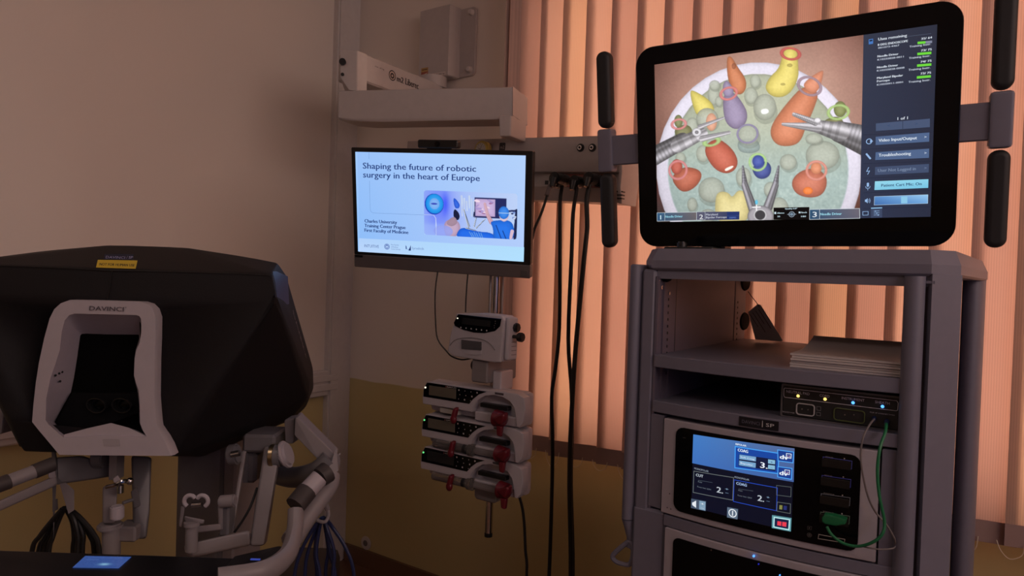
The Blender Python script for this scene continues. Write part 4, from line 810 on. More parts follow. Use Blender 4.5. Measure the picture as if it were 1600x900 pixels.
# ================================================================== CART TOUCHSCREEN
DM = frame((.607, 1.595, 1.745), 8.3, -.4, -31.2)
t = thing('surgical_touchscreen', 'large black-framed touchscreen above the cart showing instruments over coloured rubber pegs', 'monitor', DM)
MB().prism(rrect(-.3485, -.258, .3455, .2400, .045, 8), 0, .035, 'y', .003, seg=2).build('frame', M_gloss, t)
MB().prism(rrect(-.31, -.22, .305, .20, .03), .035, .06, 'y', .006).build('back_cover', M_black, t)
def dm(px, py, y=.02): v_ = on(DM, px, py, y); return v_
for sgn, xg, xi, ztop in ((-1, -.441, -.34, .247), (1, .4145, .34, .245)):
    w2 = .0205
    h = MB().span((xg-w2, .0, -.061), (xg+w2, .042, .051), .007, seg=2).build('handle_clamp', M_cart, t)
    a, c = sorted((xi, xg)); MB().span((a, .008, -.044), (c, .036, .032), .003).build('handle_bracket', M_cart, h)
    q = MB().prism(rrect(xg-.0195, .054, xg+.0195, ztop+.002, .0185, 8), .002, .041, 'y', .012, seg=3); q.build('grip', M_rub, h)
    q = MB().prism(rrect(xg-.0195, -.262, xg+.0195, -.064, .0185, 8), .002, .041, 'y', .012, seg=3); q.build('grip', M_rub, h)
# mount foot on the cart top (left) and arm behind the screen
q = MB().span((.02, .10, 1.4735), (.14, .34, 1.482), .003, KM); q.build('mount_foot', M_black, t, True)
q = MB().cyl(KM @ Vector((.05, .14, 1.474)), KM @ Vector((.05, .14, 1.496)), .012, n=16, bev=.003); q.build('foot_knob', M_black, t, True)
q = MB().span((.05, .27, 1.474), (.11, .33, 1.70), .006, KM); q.build('mount_column', M_black, t, True)
q = MB().span((.05, .27, 1.66), (.30, .33, 1.74), .006, KM); q.build('mount_arm', M_black, t, True)
fl = Flat(DM, -.0006); C3 = lambda a, c: (1340+a/2.647, 20+c/2.647); C7 = lambda a, c: (1020+a/4.848, 300+c/4.848)
ax0, ax1, az0, az1 = -.2990, .2995, -.1950, .1950
fl.poly([(ax0, az0), (ax1, az0), (ax1, az1), (ax0, az1)], (20, 22, 32))
xm = on(DM, 1346.5, 190).x
# picture: painted where each grid point falls in the photograph's 3x crop
nx, ny = 420, 360
XX, ZZ = np.meshgrid(np.linspace(ax0, xm, nx), np.linspace(az1, az0, ny))
Mn = np.array(DM); wx = np.stack([XX, np.full_like(XX, -.0006), ZZ, np.ones_like(XX)], -1) @ Mn.T
dv = wx[..., :3]-np.array(CAMP); zc = dv @ np.array(_f); PXX = 800+FPX*(dv @ np.array(_r))/zc; PYY = 450-FPX*(dv @ np.array(_u))/zc
pa = Paint((PXX-1010)*3, (PYY-60)*3); X, Y = pa.X, pa.Y
rg = np.random.RandomState(2)
def nz(sc):                                                        # smooth value noise
    g = rg.rand(int(1100/sc)+3, int(1100/sc)+3); gx = np.clip(X/sc, 0, g.shape[1]-2.01); gy = np.clip(Y/sc, 0, g.shape[0]-2.01); ix, iy = gx.astype(int), gy.astype(int); fx, fy = gx-ix, gy-iy; fx = fx*fx*(3-2*fx); fy = fy*fy*(3-2*fy)
    return (g[iy, ix]*(1-fx)+g[iy, ix+1]*fx)*(1-fy)+(g[iy+1, ix]*(1-fx)+g[iy+1, ix+1]*fx)*fy
n2, n3, n4 = .5*nz(17)+.5*nz(9), nz(150), nz(7)
rad = np.hypot((X-600)/620, (Y-330)/520)
base = np.stack([.80-.42*rad**1.6, .62-.40*rad**1.6, .55-.37*rad**1.6], -1); base = np.clip(base, .12, 1); pa.fill(base*(.93+.14*n3[..., None]))
pa.blend(np.exp(-((X-930)/60)**2-((Y-60)/160)**2)*.18, (.5, .3, .28))
pa.ell(528, 612, 486, 505, (214, 208, 226), rnd=26, dark=.78, hl=.1)
pa.blend(np.clip(.5-(np.hypot((X-880)/90, (Y-200)/130)-1)*4, 0, 1)*(np.hypot((X-528)/486, (Y-612)/505) < .98)*.25, (.95, .9, .97))
pa.ell(524, 612, 424, 450, (150, 156, 134), rnd=26, dark=.72, hl=0)
ins_ = np.clip(.5-(np.hypot((X-524)/424, (Y-612)/450)-1)*60, 0, 1)
pa.blend(ins_*np.clip((Y-330)/330, 0, 1)*.9, (.60, .69, .68)); pa.blend(ins_*np.clip(n2-.52, 0, 1)*.9*np.clip((Y-380)/300, 0, 1), (.80, .87, .84)); pa.blend(ins_*np.clip(.45-n2, 0, 1)*.6*np.clip((Y-380)/300, 0, 1), (.42, .50, .50)); pa.blend(ins_*np.exp(-((X-560)/230)**2-((Y-330)/160)**2)*.35, (.86, .86, .76))
def gb(x, y, a, c, al=.8): pa.ell(x+4, y+c*.35, a*1.05, c*.95, (96, 104, 92), rnd=30, dark=.9, alpha=.35, hl=0); pa.ell(x, y, a, c, (170, 176, 160), rnd=min(a, c)*.8, dark=.62, alpha=al, hl=.25)
for e in ((510, 200, 25, 32), (490, 268, 32, 40), (315, 262, 28, 50), (320, 220, 26, 24), (340, 295, 18, 24), (215, 405, 28, 34), (555, 322, 54, 62), (265, 540, 32, 40), (455, 650, 36, 46), (305, 710, 62, 60), (215, 778, 24, 32), (582, 708, 32, 36), (620, 800, 48, 56), (665, 580, 40, 38), (290, 830, 40, 30), (160, 560, 24, 26), (826, 548, 80, 68), (785, 470, 40, 26)): gb(*e)
pa.blob([(535, 332), (570, 328), (576, 350), (540, 358)], (250, 250, 245), rnd=6, dark=.95)
pa.blob([(375, 88), (398, 82), (425, 130), (468, 190), (468, 240), (440, 268), (405, 250), (380, 190)], (196, 108, 66), rnd=34, dark=.6); pa.ell(410, 130, 10, 14, (120, 60, 40), rnd=8, alpha=.6, hl=0)
pa.blob([(640, 40), (705, 36), (712, 120), (714, 190), (668, 268), (600, 280), (553, 240), (572, 186), (628, 135)], (226, 206, 96), rnd=55, dark=.62); pa.ell(672, 126, 13, 8, (140, 120, 50), rnd=8, alpha=.6, hl=0); pa.ell(640, 215, 12, 6, (165, 145, 60), alpha=.5, hl=0); pa.ring(676, 72, 42, 26, 7, (196, 74, 70), 8)
pa.blob([(203, 246), (222, 243), (300, 290), (322, 335), (305, 365), (240, 372), (215, 310)], (222, 204, 92), rnd=40, dark=.62)
gb(285, 376, 52, 50, .9)
pa.blob([(362, 255), (410, 250), (450, 300), (476, 352), (466, 402), (420, 432), (372, 400), (358, 330)], (138, 122, 158), rnd=46, dark=.62); pa.blob([(370, 195), (390, 205), (414, 250), (395, 280), (362, 270), (356, 225)], (140, 124, 160), rnd=22, dark=.65); pa.ring(386, 258, 38, 27, 6.5, (222, 120, 118), -18)
pa.blob([(740, 215), (812, 250), (786, 330), (750, 410), (722, 488), (668, 508), (608, 500), (578, 452), (590, 395), (660, 300)], (208, 116, 78), rnd=75, dark=.62); pa.blob([(824, 146), (832, 160), (812, 240), (775, 265), (732, 225), (750, 195)], (214, 126, 92), rnd=34, dark=.7); pa.ring(765, 224, 54, 40, 7, (158, 128, 142), 22)
pa.blob([(820, 390), (890, 360), (930, 390), (910, 430), (840, 425)], (120, 120, 70), rnd=40, dark=.6); pa.ell(908, 332, 30, 38, (116, 124, 66), rnd=28, dark=.65); pa.ring(900, 346, 47, 32, 7, (172, 206, 120), -8)
pa.blob([(128, 420), (190, 400), (220, 430), (200, 470), (140, 470)], (112, 112, 68), rnd=34, dark=.6); pa.ell(150, 388, 20, 30, (112, 116, 72), rnd=20, dark=.65); pa.ring(152, 402, 32, 22, 6, (222, 130, 132), -8)
pa.ell(305, 392, 26, 42, (214, 150, 120), rnd=24, dark=.75); 
pa.blob([(262, 512), (330, 462), (400, 512), (432, 572), (418, 618), (370, 638), (308, 606)], (188, 80, 58), rnd=60, dark=.6); pa.blob([(365, 612), (405, 594), (410, 604), (372, 625)], (255, 230, 220), rnd=6, dark=.95); pa.ring(306, 484, 34, 17, 7, (168, 206, 124), -14)
pa.blob([(440, 470), (520, 470), (538, 520), (500, 540), (440, 535), (424, 500)], (140, 160, 158), rnd=50, dark=.66, alpha=.85); gb(478, 452, 52, 50, .7); pa.ring(474, 447, 47, 42, 5.5, (138, 128, 168), -10)
pa.blob([(112, 650), (170, 600), (240, 610), (264, 640), (240, 690), (190, 722), (150, 712)], (188, 88, 62), rnd=55, dark=.6); pa.ell(142, 602, 27, 36, (186, 76, 60), rnd=25, dark=.65); pa.ring(148, 617, 40, 42, 7, (228, 132, 134), 20)
pa.blob([(490, 600), (560, 570), (588, 600), (580, 645), (545, 662), (510, 650)], (46, 62, 140), rnd=34, dark=.55); pa.ell(524, 576, 28, 30, (46, 66, 156), rnd=26, dark=.7); pa.ring(522, 580, 38, 38, 7, (172, 216, 134), 0)
pa.blob([(676, 670), (720, 620), (790, 606), (845, 640), (846, 700), (815, 742), (750, 748), (695, 725)], (196, 100, 74), rnd=70, dark=.6); pa.ell(796, 608, 26, 28, (214, 126, 88), rnd=24, dark=.75); pa.ring(797, 619, 45, 42, 7.5, (230, 140, 124), 0); pa.ell(757, 714, 23, 18, (240, 112, 40), rnd=16, dark=.8)
pa.blob([(322, 740), (345, 716), (385, 722), (402, 748), (430, 708), (465, 720), (482, 760), (480, 870), (322, 870)], (230, 214, 140), rnd=60, dark=.68)
MET = (206, 202, 210)
pa.cap((30, 555), (170, 480), 44, 38, (190, 186, 196), 9, .3); pa.cap((150, 500), (262, 446), 36, 26, MET, 2, .45); pa.cap((250, 415), (362, 372), 11, 5, MET, 0, .5); pa.cap((262, 470), (388, 441), 15, 8, MET, 0, .5); pa.ell(236, 440, 22, 20, (206, 204, 212), rnd=8, dark=.5); pa.ell(236, 440, 9, 8, (110, 108, 116), rnd=6)
pa.cap((1030, 480), (905, 438), 72, 50, (190, 186, 196), 7, .3); pa.cap((905, 438), (800, 412), 46, 30, MET, 3, .42); pa.cap((800, 418), (640, 402), 24, 7, MET, 0, .5); pa.cap((792, 394), (692, 356), 16, 9, MET, 12, .5); pa.ell(802, 384, 16, 12, (225, 222, 230), rnd=8, dark=.5)
pa.cap((452, 598), (462, 690), 4, 15, (150, 148, 162), 7, .4); pa.cap((462, 690), (500, 800), 16, 22, (165, 162, 174), 0, .4); pa.cap((620, 598), (604, 690), 4, 15, (150, 148, 162), 7, .4); pa.cap((604, 690), (570, 790), 16, 22, (165, 162, 174), 0, .4)
pa.ell(535, 835, 62, 52, (150, 146, 156), rnd=16, dark=.5); pa.ell(533, 828, 27, 25, (40, 40, 46), rnd=8, dark=.8, hl=0); pa.ring(533, 828, 27, 25, 3.5, (220, 220, 226)); pa.cap((515, 762), (516, 806), 3, 3, (240, 240, 245), dark=.9); pa.cap((498, 792), (534, 790), 3, 3, (240, 240, 245), dark=.9); pa.ell(516, 768, 7, 11, (70, 180, 220), rnd=6, dark=.9)
vig = np.clip(1.04-.25*np.clip(rad-.72, 0, 1), 0, 1.05); pa.I = np.clip((pa.I*.86+np.array((.125, .12, .115)))*1.06*vig[..., None]*(.975+.05*n4[..., None]), 0, 1)
fl.grid(XX, ZZ, srgb2lin(pa.I))
# side panel
fl.poly([(xm, az0), (ax1, az0), (ax1, az1), (xm, az1)], None, [(46, 54, 78), (40, 46, 66), (42, 46, 62), (50, 56, 74)])
def qp(pts, col, cols=None, f=C3): fl.polyp([f(*p) for p in pts], col, cols)
def tp_(s_, a, e, h, col=(214, 222, 232), bold=0, f=C3, k=2.647): fl.textp(s_, f(*a), f(*e), h/k, col, bold)
tp_('Uses remaining', (85, 114), (203, 100), 12, bold=.0005); fl.linep([C3(125, 108), C3(303, 86)], .0006, (90, 100, 120))
qp([(46, 110), (64, 107), (64, 128), (46, 131)], (70, 120, 190)); qp([(49, 113), (61, 111), (61, 117), (49, 119)], (20, 30, 50))
G, WT = (110, 216, 62), (196, 204, 218)
for nm, (a, e), num, (na, ne), cnt, (ca, ce), bar, (ia, ie) in (
    ('8 DEG ENDOSCOPE', ((83, 136), (207, 122)), '001073-4467', ((85, 149), (172, 138)), '35/ 64', ((263, 112), (307, 106)), (248, 118, 308, 124, .55), ((214, 144), (303, 133))),
    ('Needle Driver', ((82, 185), (168, 174)), 'K10250828-0011', ((82, 197), (190, 186)), '73/ 75', ((262, 161), (306, 155)), (247, 164, 305, 170, 1), ((212, 192), (300, 181))),
    ('Needle Driver', ((80, 231), (166, 220)), 'K10250828-0008', ((80, 244), (193, 230)), '74/ 75', ((260, 208), (305, 202)), (246, 212, 305, 218, 1), ((210, 241), (300, 230))),
    ('Maryland Bipolar', ((80, 275), (187, 262)), 'K10250911-0001', ((80, 302), (187, 290)), '73/ 75', ((260, 257), (303, 251)), (245, 261, 303, 267, 1), ((210, 291), (300, 281)))):
    tp_(nm, a, e, 9, bold=.0005); tp_(num, na, ne, 7.5, WT, .0003); tp_(cnt, ca, ce, 9, bold=.0005); tp_('Training Instr.', ia, ie, 8.5, WT, .0003)
    x0, y0, x1, y1, fr = bar; sl = -.1; 
    qp([(x0, y0+2), (x1, y0-3), (x1, y0+7), (x0, y0+12)], (130, 134, 156)); xe = x0+(x1-x0)*fr; qp([(x0, y0+2), (xe, y0+2-5*fr), (xe, y0+12-5*fr), (x0, y0+12)], G)
tp_('Forceps', (80, 288), (132, 282), 9, bold=.0005)
tp_('1 of 1', (165, 444), (207, 440), 12, bold=.0004); qp([(76, 458), (299, 438), (299, 473), (76, 489)], (72, 86, 116)); fl.linep([C3(187, 448), C3(187, 481)], .0008, (40, 48, 70)); tp_('<', (124, 473), (134, 472), 11, (40, 70, 110)); tp_('>', (238, 465), (248, 464), 11, (40, 70, 110))
for pts, s_, a, e, col, tc, ch in ((((75, 513), (297, 495), (296, 533), (75, 547)), 'Video Input/Output', (87, 534), (245, 523), (80, 102, 140), (220, 230, 242), (276, 519)), (((75, 577), (296, 562), (295, 600), (73, 609)), 'Troubleshooting', (87, 596), (220, 587), (80, 102, 140), (220, 230, 242), (276, 585)), (((73, 638), (295, 625), (294, 660), (72, 671)), 'User Not Logged in', (84, 659), (240, 650), (66, 80, 110), (120, 136, 164), (276, 647))):
    qp(pts, col); tp_(s_, a, e, 13, tc, .0004); tp_('>', ch, (ch[0]+9, ch[1]), 11, tc)
qp([(72, 697), (293, 688), (292, 724), (70, 733)], None, [(150, 216, 236), (140, 212, 236), (118, 196, 228), (130, 202, 230)]); tp_('Patient Cart Mic: On', (98, 718), (264, 714), 12, (40, 70, 110), .0004)
qp([(70, 760), (291, 752), (290, 788), (69, 795)], None, [(90, 140, 200), (150, 200, 240), (110, 165, 220), (60, 105, 170)]); fl.linep([C3(*p) for p in ((70, 760), (291, 752), (290, 788), (69, 795))], .0006, (190, 215, 235), True); qp([(180, 760), (206, 759), (206, 787), (180, 788)], (140, 200, 232))
for yy in (503, 563, 622, 682, 742, 808): fl.linep([C3(24, yy+2), C3(308, yy-16+yy*.012)], .0006, (30, 36, 54))
IC = (150, 185, 230)
c = fl.xz(*C3(48, 532)); fl.disc(c[0], c[1], .006, IC, inner=.75); fl.poly([(c[0]+.002, c[1]-.003), (c[0]+.008, c[1]), (c[0]+.002, c[1]+.003)], IC)
fl.linep([C3(38, 585), C3(52, 602)], .0035, IC); fl.linep([C3(46, 640), C3(38, 656), C3(50, 654), C3(42, 668)], .0012, IC)
c = fl.xz(*C3(43, 712)); fl.poly(rrect(c[0]-.0022, c[1]-.004, c[0]+.0022, c[1]+.005, .0021, 3), IC); fl.line([(c[0]-.0045, c[1]-.003), (c[0]-.003, c[1]-.007), (c[0]+.003, c[1]-.007), (c[0]+.0045, c[1]-.003)], .0009, IC); fl.line([(c[0], c[1]-.007), (c[0], c[1]-.011)], .0009, IC)
qp([(31, 772), (36, 772), (42, 766), (42, 788), (36, 782), (31, 782)], IC); fl.linep([C3(46, 771), C3(48, 777), C3(46, 783)], .0008, IC); fl.linep([C3(50, 768), C3(53, 777), C3(50, 786)], .0008, IC)
fl.linep([C3(*p) for p in ((22, 822), (44, 821), (44, 836), (22, 837))], .0009, IC, True); qp([(56, 806), (102, 804), (102, 808), (56, 810)], (140, 190, 230)); qp([(56, 811), (102, 809), (102, 846), (56, 848)], (60, 72, 100))
for k in range(3): fl.linep([C3(68, 820+8*k), C3(90, 819+8*k)], .0008, IC); c = fl.xz(*C3(74+6*k, 820+8*k)); fl.disc(c[0], c[1], .0013, IC, n=10)
# bottom strip of the picture
def q7(pts, col, cols=None): fl.polyp([C7(*p) for p in pts], col, cols)
def l7(pts, w=.0008, col=(205, 215, 222), cl=True): fl.linep([C7(*p) for p in pts], w, col, cl)
def t7(s_, a, e, h, col=(200, 225, 235), bold=.0004): fl.textp(s_, C7(*a), C7(*e), h/4.848, col, bold)
q7([(36, 157), (335, 152), (335, 213), (37, 220)], None, [(48, 92, 128), (112, 104, 106), (104, 98, 102), (42, 80, 116)]); l7([(36, 157), (335, 152), (335, 213), (37, 220)]); l7([(95, 156), (95, 217)], cl=False); t7('1', (60, 208), (67, 207), 34); t7('Needle Driver', (99, 195), (229, 190), 17, (150, 215, 235))
q7([(336, 150), (660, 147), (658, 208), (336, 213)], None, [(96, 96, 116), (40, 52, 96), (40, 50, 92), (90, 90, 112)]); l7([(336, 150), (400, 149), (400, 211), (336, 212)], .0006); t7('2', (356, 205), (384, 204), 36, (225, 228, 232)); t7('Maryland', (406, 178), (495, 175), 15, (190, 195, 210)); t7('Bipolar Forceps', (406, 200), (562, 195), 15, (190, 195, 210)); q7([(566, 148), (660, 147), (658, 208), (566, 209)], (36, 54, 110)); l7([(566, 180), (658, 178)], .0004, (80, 100, 160), False); t7('DEMO', (584, 200), (634, 199), 13, (90, 120, 190))
q7([(918, 118), (1188, 113), (1188, 208), (918, 209)], (6, 6, 9)); t7('Quality 0.0°', (1004, 131), (1096, 129), 10); c = fl.xz(*C7(1055, 168)); fl.disc(c[0], c[1], .0066, (150, 165, 180), inner=.8); fl.line([(c[0]-.009, c[1]), (c[0]+.009, c[1])], .0012, (150, 165, 180)); fl.disc(c[0], c[1], .0035, (120, 140, 160), n=14)
t7('Above', (944, 164), (998, 162), 11); t7('30', (946, 190), (966, 189), 11); t7('Finch', (1124, 160), (1168, 158), 11); t7('180', (1126, 190), (1162, 188), 11); q7([(924, 150), (938, 150), (938, 166), (924, 166)], (205, 225, 235)); q7([(1108, 148), (1120, 148), (1120, 160), (1108, 160)], (205, 225, 235))
q7([(1190, 132), (1568, 124), (1570, 198), (1190, 207)], None, [(44, 84, 116), (110, 104, 116), (104, 100, 114), (40, 76, 108)]); l7([(1190, 132), (1568, 124), (1570, 198), (1190, 207)], .0009); l7([(1266, 130), (1266, 204)], .0008, cl=False); t7('3', (1212, 190), (1244, 188), 42, (225, 232, 238)); t7('Needle Driver', (1271, 178), (1432, 170), 19, (160, 222, 240))
fl.build('screen', print_mat('display_glow', 1.0), t, 'lit surgical picture with a dark menu at its right side')
# ================================================================== SURGEON CONSOLE
XC = P(165, 600, 1.5).x
t = thing('surgeon_console', 'black hooded surgeon console with white viewer frame by the left wall', 'console', T((XC, 1.75, 0)))
def mir(v): return Vector((2*XC-v.x, v.y, v.z))
def both(L): return L+[mir(v) for v in L]
def V(px, py, Y): return P(px, py, Y)
def wb(mb, name, m, par=None, label=None, sharp=35): return mb.build(name, m, par or t, True, sharp, label)
# hood: front facet, side facet, outer side, crown
zc_ = P(170, 381, 1.6).z
def arch(px, Y, n=9):                                              # top edge curve, right half from the centre to px
    return [V(170+(px-170)*i/n, 382+ (30*(i/n)**2.0), Y) for i in range(n+1)]
F_ = [V(432, 466, 1.50), V(289, 662, 1.47), V(275, 713, 1.48)]
S_ = [V(447, 479, 1.60), V(484, 598, 1.80), V(482, 622, 1.80), V(455, 654, 1.80), V(315, 714, 1.62)]
T0 = [V(170+(425-170)*i/8, 422+6*(i/8)**2, 1.508) for i in range(9)]
T1 = [V(170+(434-170)*i/8, 383+28*(i/8)**2, 1.66) for i in range(9)]
O_ = [V(447, 430, 1.78), V(489, 575, 1.92), V(490, 606, 1.95), V(478, 636, 1.95), V(458, 655, 1.94)]
BK = [V(430, 420, 2.1), V(480, 600, 2.15), V(440, 660, 2.1), V(300, 712, 1.95)]
q = MB(); q.hull(both(F_+S_+T0+T1+O_+BK), .006, 2)
hood = wb(q, 'hood', M_hood, sharp=25)
def carve(o, pts):                                                 # cut the viewing recess out of a solid
    k = MB().hull([MW[t].inverted() @ v for v in pts]).build('cutter', M_black); k.matrix_world = MW[t]
    md = o.modifiers.new('cut', 'BOOLEAN'); md.operation = 'DIFFERENCE'; md.solver = 'EXACT'; md.object = k
    bpy.context.view_layer.update(); me = D.meshes.new_from_object(o.evaluated_get(bpy.context.evaluated_depsgraph_get()))
    o.modifiers.clear(); old = o.data; o.data = me; D.meshes.remove(old); km = k.data; D.objects.remove(k); D.meshes.remove(km)
_cz = [P(40+a/3.4636, 460+c/3.4636, Y_) for Y_ in (1.40, 1.56) for a, c in ((255, 110), (615, 112), (640, 760), (100, 700), (130, 450))]
carve(hood, _cz)
# thin seams and the corner facet with its painted-in blue reflection
q = MB(); q.tube([V(175, 422, 1.505), V(172, 445, 1.501), V(168, 468, 1.497)], .0011, 5, 2); wb(q, 'seam', M_black, hood)
q = MB(); L_ = [V(170+(425-170)*i/8, 423+7*(i/8)**2, 1.505) for i in range(9)]; q.tube(L_+[V(432, 466, 1.497)], .0009, 5, 1); q.tube([mir(v) for v in L_], .0009, 5, 1); wb(q, 'seam', M_black, hood)
q = MB(); a = [V(428, 424, 1.535), V(446, 432, 1.64), V(448, 476, 1.62), V(432, 464, 1.50)]
q.hull([v+Vector((-.001, -.004, 0)) for v in a]+[v+Vector((-.004, .03, 0)) for v in a]); wb(q, 'corner_facet', M_bluerefl, hood, label='dark corner with painted-in blue reflection')
# badge and sticker on the hood
HM = frame((XC, 1.512, 1.4), -6, 0, 0)
def flat_at(pts_px, Yo): pass
HF = frame(V(183, 411, 1.515), -18, 0, 0)
fl = Flat(HF, -.003); fl.polyp([(163, 397), (209, 397), (208, 406), (162, 405)], (14, 14, 44)); fl.textp('DAVINCI', (165, 404), (195, 404), 4, (150, 148, 190)); fl.textp('/', (197, 404.5), (199, 404.5), 5, (120, 116, 140)); fl.textp('SP', (201, 404), (207.5, 404), 4, (165, 162, 200))
fl.polyp([(153, 406), (215, 407), (212, 420), (150, 418)], (206, 176, 44)); fl.textp('NOT FOR HUMAN USE', (155, 415.2), (210, 416), 4.2, (40, 32, 16), .0005)
o = fl.build('hood_sticker', print_mat('matte_print', 0), hood, 'dark blue badge above a yellow warning sticker'); o.matrix_local = MW[t].inverted() @ HF
# lettering along the right side of the hood
A_ = V(456, 492, 1.70); B_ = V(477, 560, 1.80); n_ = (S_[1]-S_[0]).cross(O_[0]-S_[0]).normalized(); n_ = n_ if n_.dot(CAMP-A_) > 0 else -n_
x_ = (B_-A_).normalized(); y_ = -n_; x_ = (x_-y_*x_.dot(y_)).normalized(); z_ = x_.cross(y_)
SF = Matrix(((x_.x, y_.x, z_.x, A_.x), (x_.y, y_.y, z_.y, A_.y), (x_.z, y_.z, z_.z, A_.z), (0, 0, 0, 1)))
pd_ = on(SF, 470, 530, 0); fl = Flat(y=-.004); fl.text('DAVINCI', 0, (B_-A_).length, 0, .022, (150, 136, 136), .001); o = fl.build('side_lettering', print_mat('matte_print', 0), hood, 'grey lettering down the right side'); o.matrix_local = MW[t].inverted() @ SF
# ---- viewer bezel
CZ = lambda a, c: (40+a/3.4636, 460+c/3.4636)
Yb = 1.445
def bz(pts, Y): return [P(*CZ(*p), Y) for p in pts]
outer = [(240, 30), (430, 34), (620, 40), (660, 52), (688, 80), (703, 125), (702, 240), (698, 350), (697, 450), (696, 560), (702, 640), (710, 720), (735, 765), (765, 820), (786, 874), (500, 872), (182, 868), (130, 805), (75, 740), (35, 690), (42, 600), (55, 480), (72, 370), (100, 240), (130, 130), (155, 80), (190, 48)]
rim = [(265, 104), (440, 108), (600, 112), (616, 118), (624, 132), (626, 150), (626, 205), (618, 260), (600, 300), (590, 345), (587, 440), (598, 480), (612, 520), (618, 600), (620, 700), (634, 735), (655, 770), (628, 772), (580, 768), (400, 764), (205, 775), (160, 735), (125, 705), (108, 680), (112, 560), (135, 450), (160, 380)]
rim += [(185, 300), (196, 200), (212, 140), (236, 112)]
def inY(p, Y0): return Y0
om = bz(outer, Yb); rmv = bz(rim, Yb)
# front face slopes back towards its top like the hood
def slope(v): s_ = (v.z-1.05)*.10; k = (v.y+s_)/v.y; return Vector((v.x*k, v.y*k, CAMH+(v.z-CAMH)*k))
om = [slope(v) for v in om]; rmv = [slope(v) for v in rmv]
def platem(out, inn, dy):
    q = bmesh.new(); lo = [[q.verts.new(v) for v in L] for L in (out, inn)]; ed = []
    for L in lo:
        for i in range(len(L)): ed.append(q.edges.new((L[i], L[(i+1) % len(L)])))
    bmesh.ops.triangle_fill(q, edges=ed, use_beauty=True); return q
q = MB(); q._add(platem(om, rmv, 0))
q.loft([om, [v+Vector(((XC-v.x)*-.02, .01, 0)) for v in om], [v+Vector(((XC-v.x)*-.01, .03, 0)) for v in om]])
bzl = wb(q, 'viewer_frame', M_bezel, sharp=50)
# inner reveal of the frame
deep = [(330, 212), (430, 216), (560, 217), (610, 218), (614, 220), (614, 225), (614, 240), (606, 270), (596, 300), (590, 345), (586, 440), (594, 480), (604, 515), (612, 600), (616, 690), (630, 730), (652, 762), (600, 735), (545, 718), (462, 694), (260, 740), (205, 752), (175, 712), (157, 690), (200, 610), (245, 530), (262, 450), (276, 360), (286, 290), (296, 222), (304, 214)]
dm_ = [slope(v) for v in bz(deep, Yb+.075)]
wb(MB().loft([rmv, [a.lerp(c, .12)+Vector((0, .004, 0)) for a, c in zip(rmv, dm_)], dm_]), 'viewer_reveal', mat('reveal_lavender_grey', (.40, .36, .42), .5), bzl, sharp=60)
q = MB(); bq = bmesh.new(); vs = [bq.verts.new(v+Vector((0, .0, 0))) for v in dm_]
bmesh.ops.triangle_fill(bq, edges=[bq.edges.new((vs[i], vs[(i+1) % len(vs)])) for i in range(len(vs))]); q._add(bq); wb(q, 'viewer_recess', mat('recess_black', (.003, .003, .003), .7, spec=.05), bzl)
# lower sill with its white peak
pk = [(205, 775), (210, 758), (330, 726), (462, 696), (560, 722), (655, 768), (655, 776), (400, 768)]
a = [slope(v) for v in bz(pk, Yb+.004)]; q = MB(); bq = bmesh.new(); vs = [bq.verts.new(v) for v in a]; bq.faces.new(vs); bmesh.ops.triangulate(bq, faces=bq.faces[:]); q._add(bq)
sl_ = wb(q, 'chin_rest', M_bezel, bzl)
# black slope with two eyepieces
a = [slope(v) for v in bz([(250, 535), (605, 535), (612, 640), (462, 696), (215, 750), (165, 690)], Yb+.06)]
q = MB().hull(a+[v+Vector((0, .03, 0)) for v in a]); es = wb(q, 'eyepiece_slope', mat('slope_black', (.004, .004, .005), .6, spec=.12), bzl)
for px, py in ((385, 600), (522, 600)):
    c = slope(P(*CZ(px, py), Yb+.047)); n = 26; r1 = .0205
    rg_ = [[c+Vector((r*math.cos(2*math.pi*k/n)*1.05, y_-.004*math.sin(2*math.pi*k/n), r*.85*math.sin(2*math.pi*k/n))) for k in range(n)] for r, y_ in ((r1, .004), (r1, -.004), (r1*.86, -.004), (r1*.8, .012))]
    wb(MB().loft(rg_), 'eyepiece', mat('eyepiece_black', (.012, .012, .013), .25), bzl); wb(MB().ball(c+Vector((0, .012, 0)), .014, 16, (1, .3, .85)), 'eye_lens', M_gloss, bzl)
q = MB()
for px, py in ((173, 388), (198, 420), (182, 428), (162, 438), (187, 470)): q.ball(slope(P(*CZ(px, py), Yb+.001+.068*max(0, (px-150)/112))), .0026, 8)
wb(q, 'sensor_holes', M_black, bzl)
a = [slope(v) for v in bz([(415, 782), (505, 782), (512, 822), (422, 822)], Yb-.001)]; wb(MB().hull(a+[v+Vector((0, .004, 0)) for v in a]), 'chin_sensor', mat('sensor_grey', (.36, .33, .35), .3), bzl)
c0 = slope(P(*CZ(345, 86), Yb-.0015)); c1 = slope(P(*CZ(530, 90), Yb-.0015))
LF = frame(c0, -5.7, 0, 0); fl = Flat(LF, -.0005); w_ = (c1-c0).length; fl.text('DAVINCI', 0, w_, 0, .0098, (72, 66, 72), .0004); fl.text('TM', w_+.002, w_+.006, .007, .003, (90, 84, 88)); o = fl.build('viewer_lettering', print_mat('matte_print', 0), bzl, 'grey maker lettering'); o.matrix_local = MW[t].inverted() @ LF
# ---- column and base behind the arms
q = MB(); c0, c1 = V(273, 716, 1.78), V(346, 716, 1.78); q.span((c0.x, 1.78, .3), (c1.x, 2.05, 1.12), .02, seg=2); col_ = wb(q, 'column', M_arm2)
q = MB().span((c1.x-.005, 1.80, .3), (c1.x+.03, 2.0, 1.1), .006); wb(q, 'column_cover', M_arm, col_)
q = MB().span((V(436, 885, 2.2).x, 1.9, 0), (V(517, 885, 2.2).x, 2.35, .46), .03, seg=2); wb(q, 'base', mat('console_base_brown', (.035, .026, .024), .5))
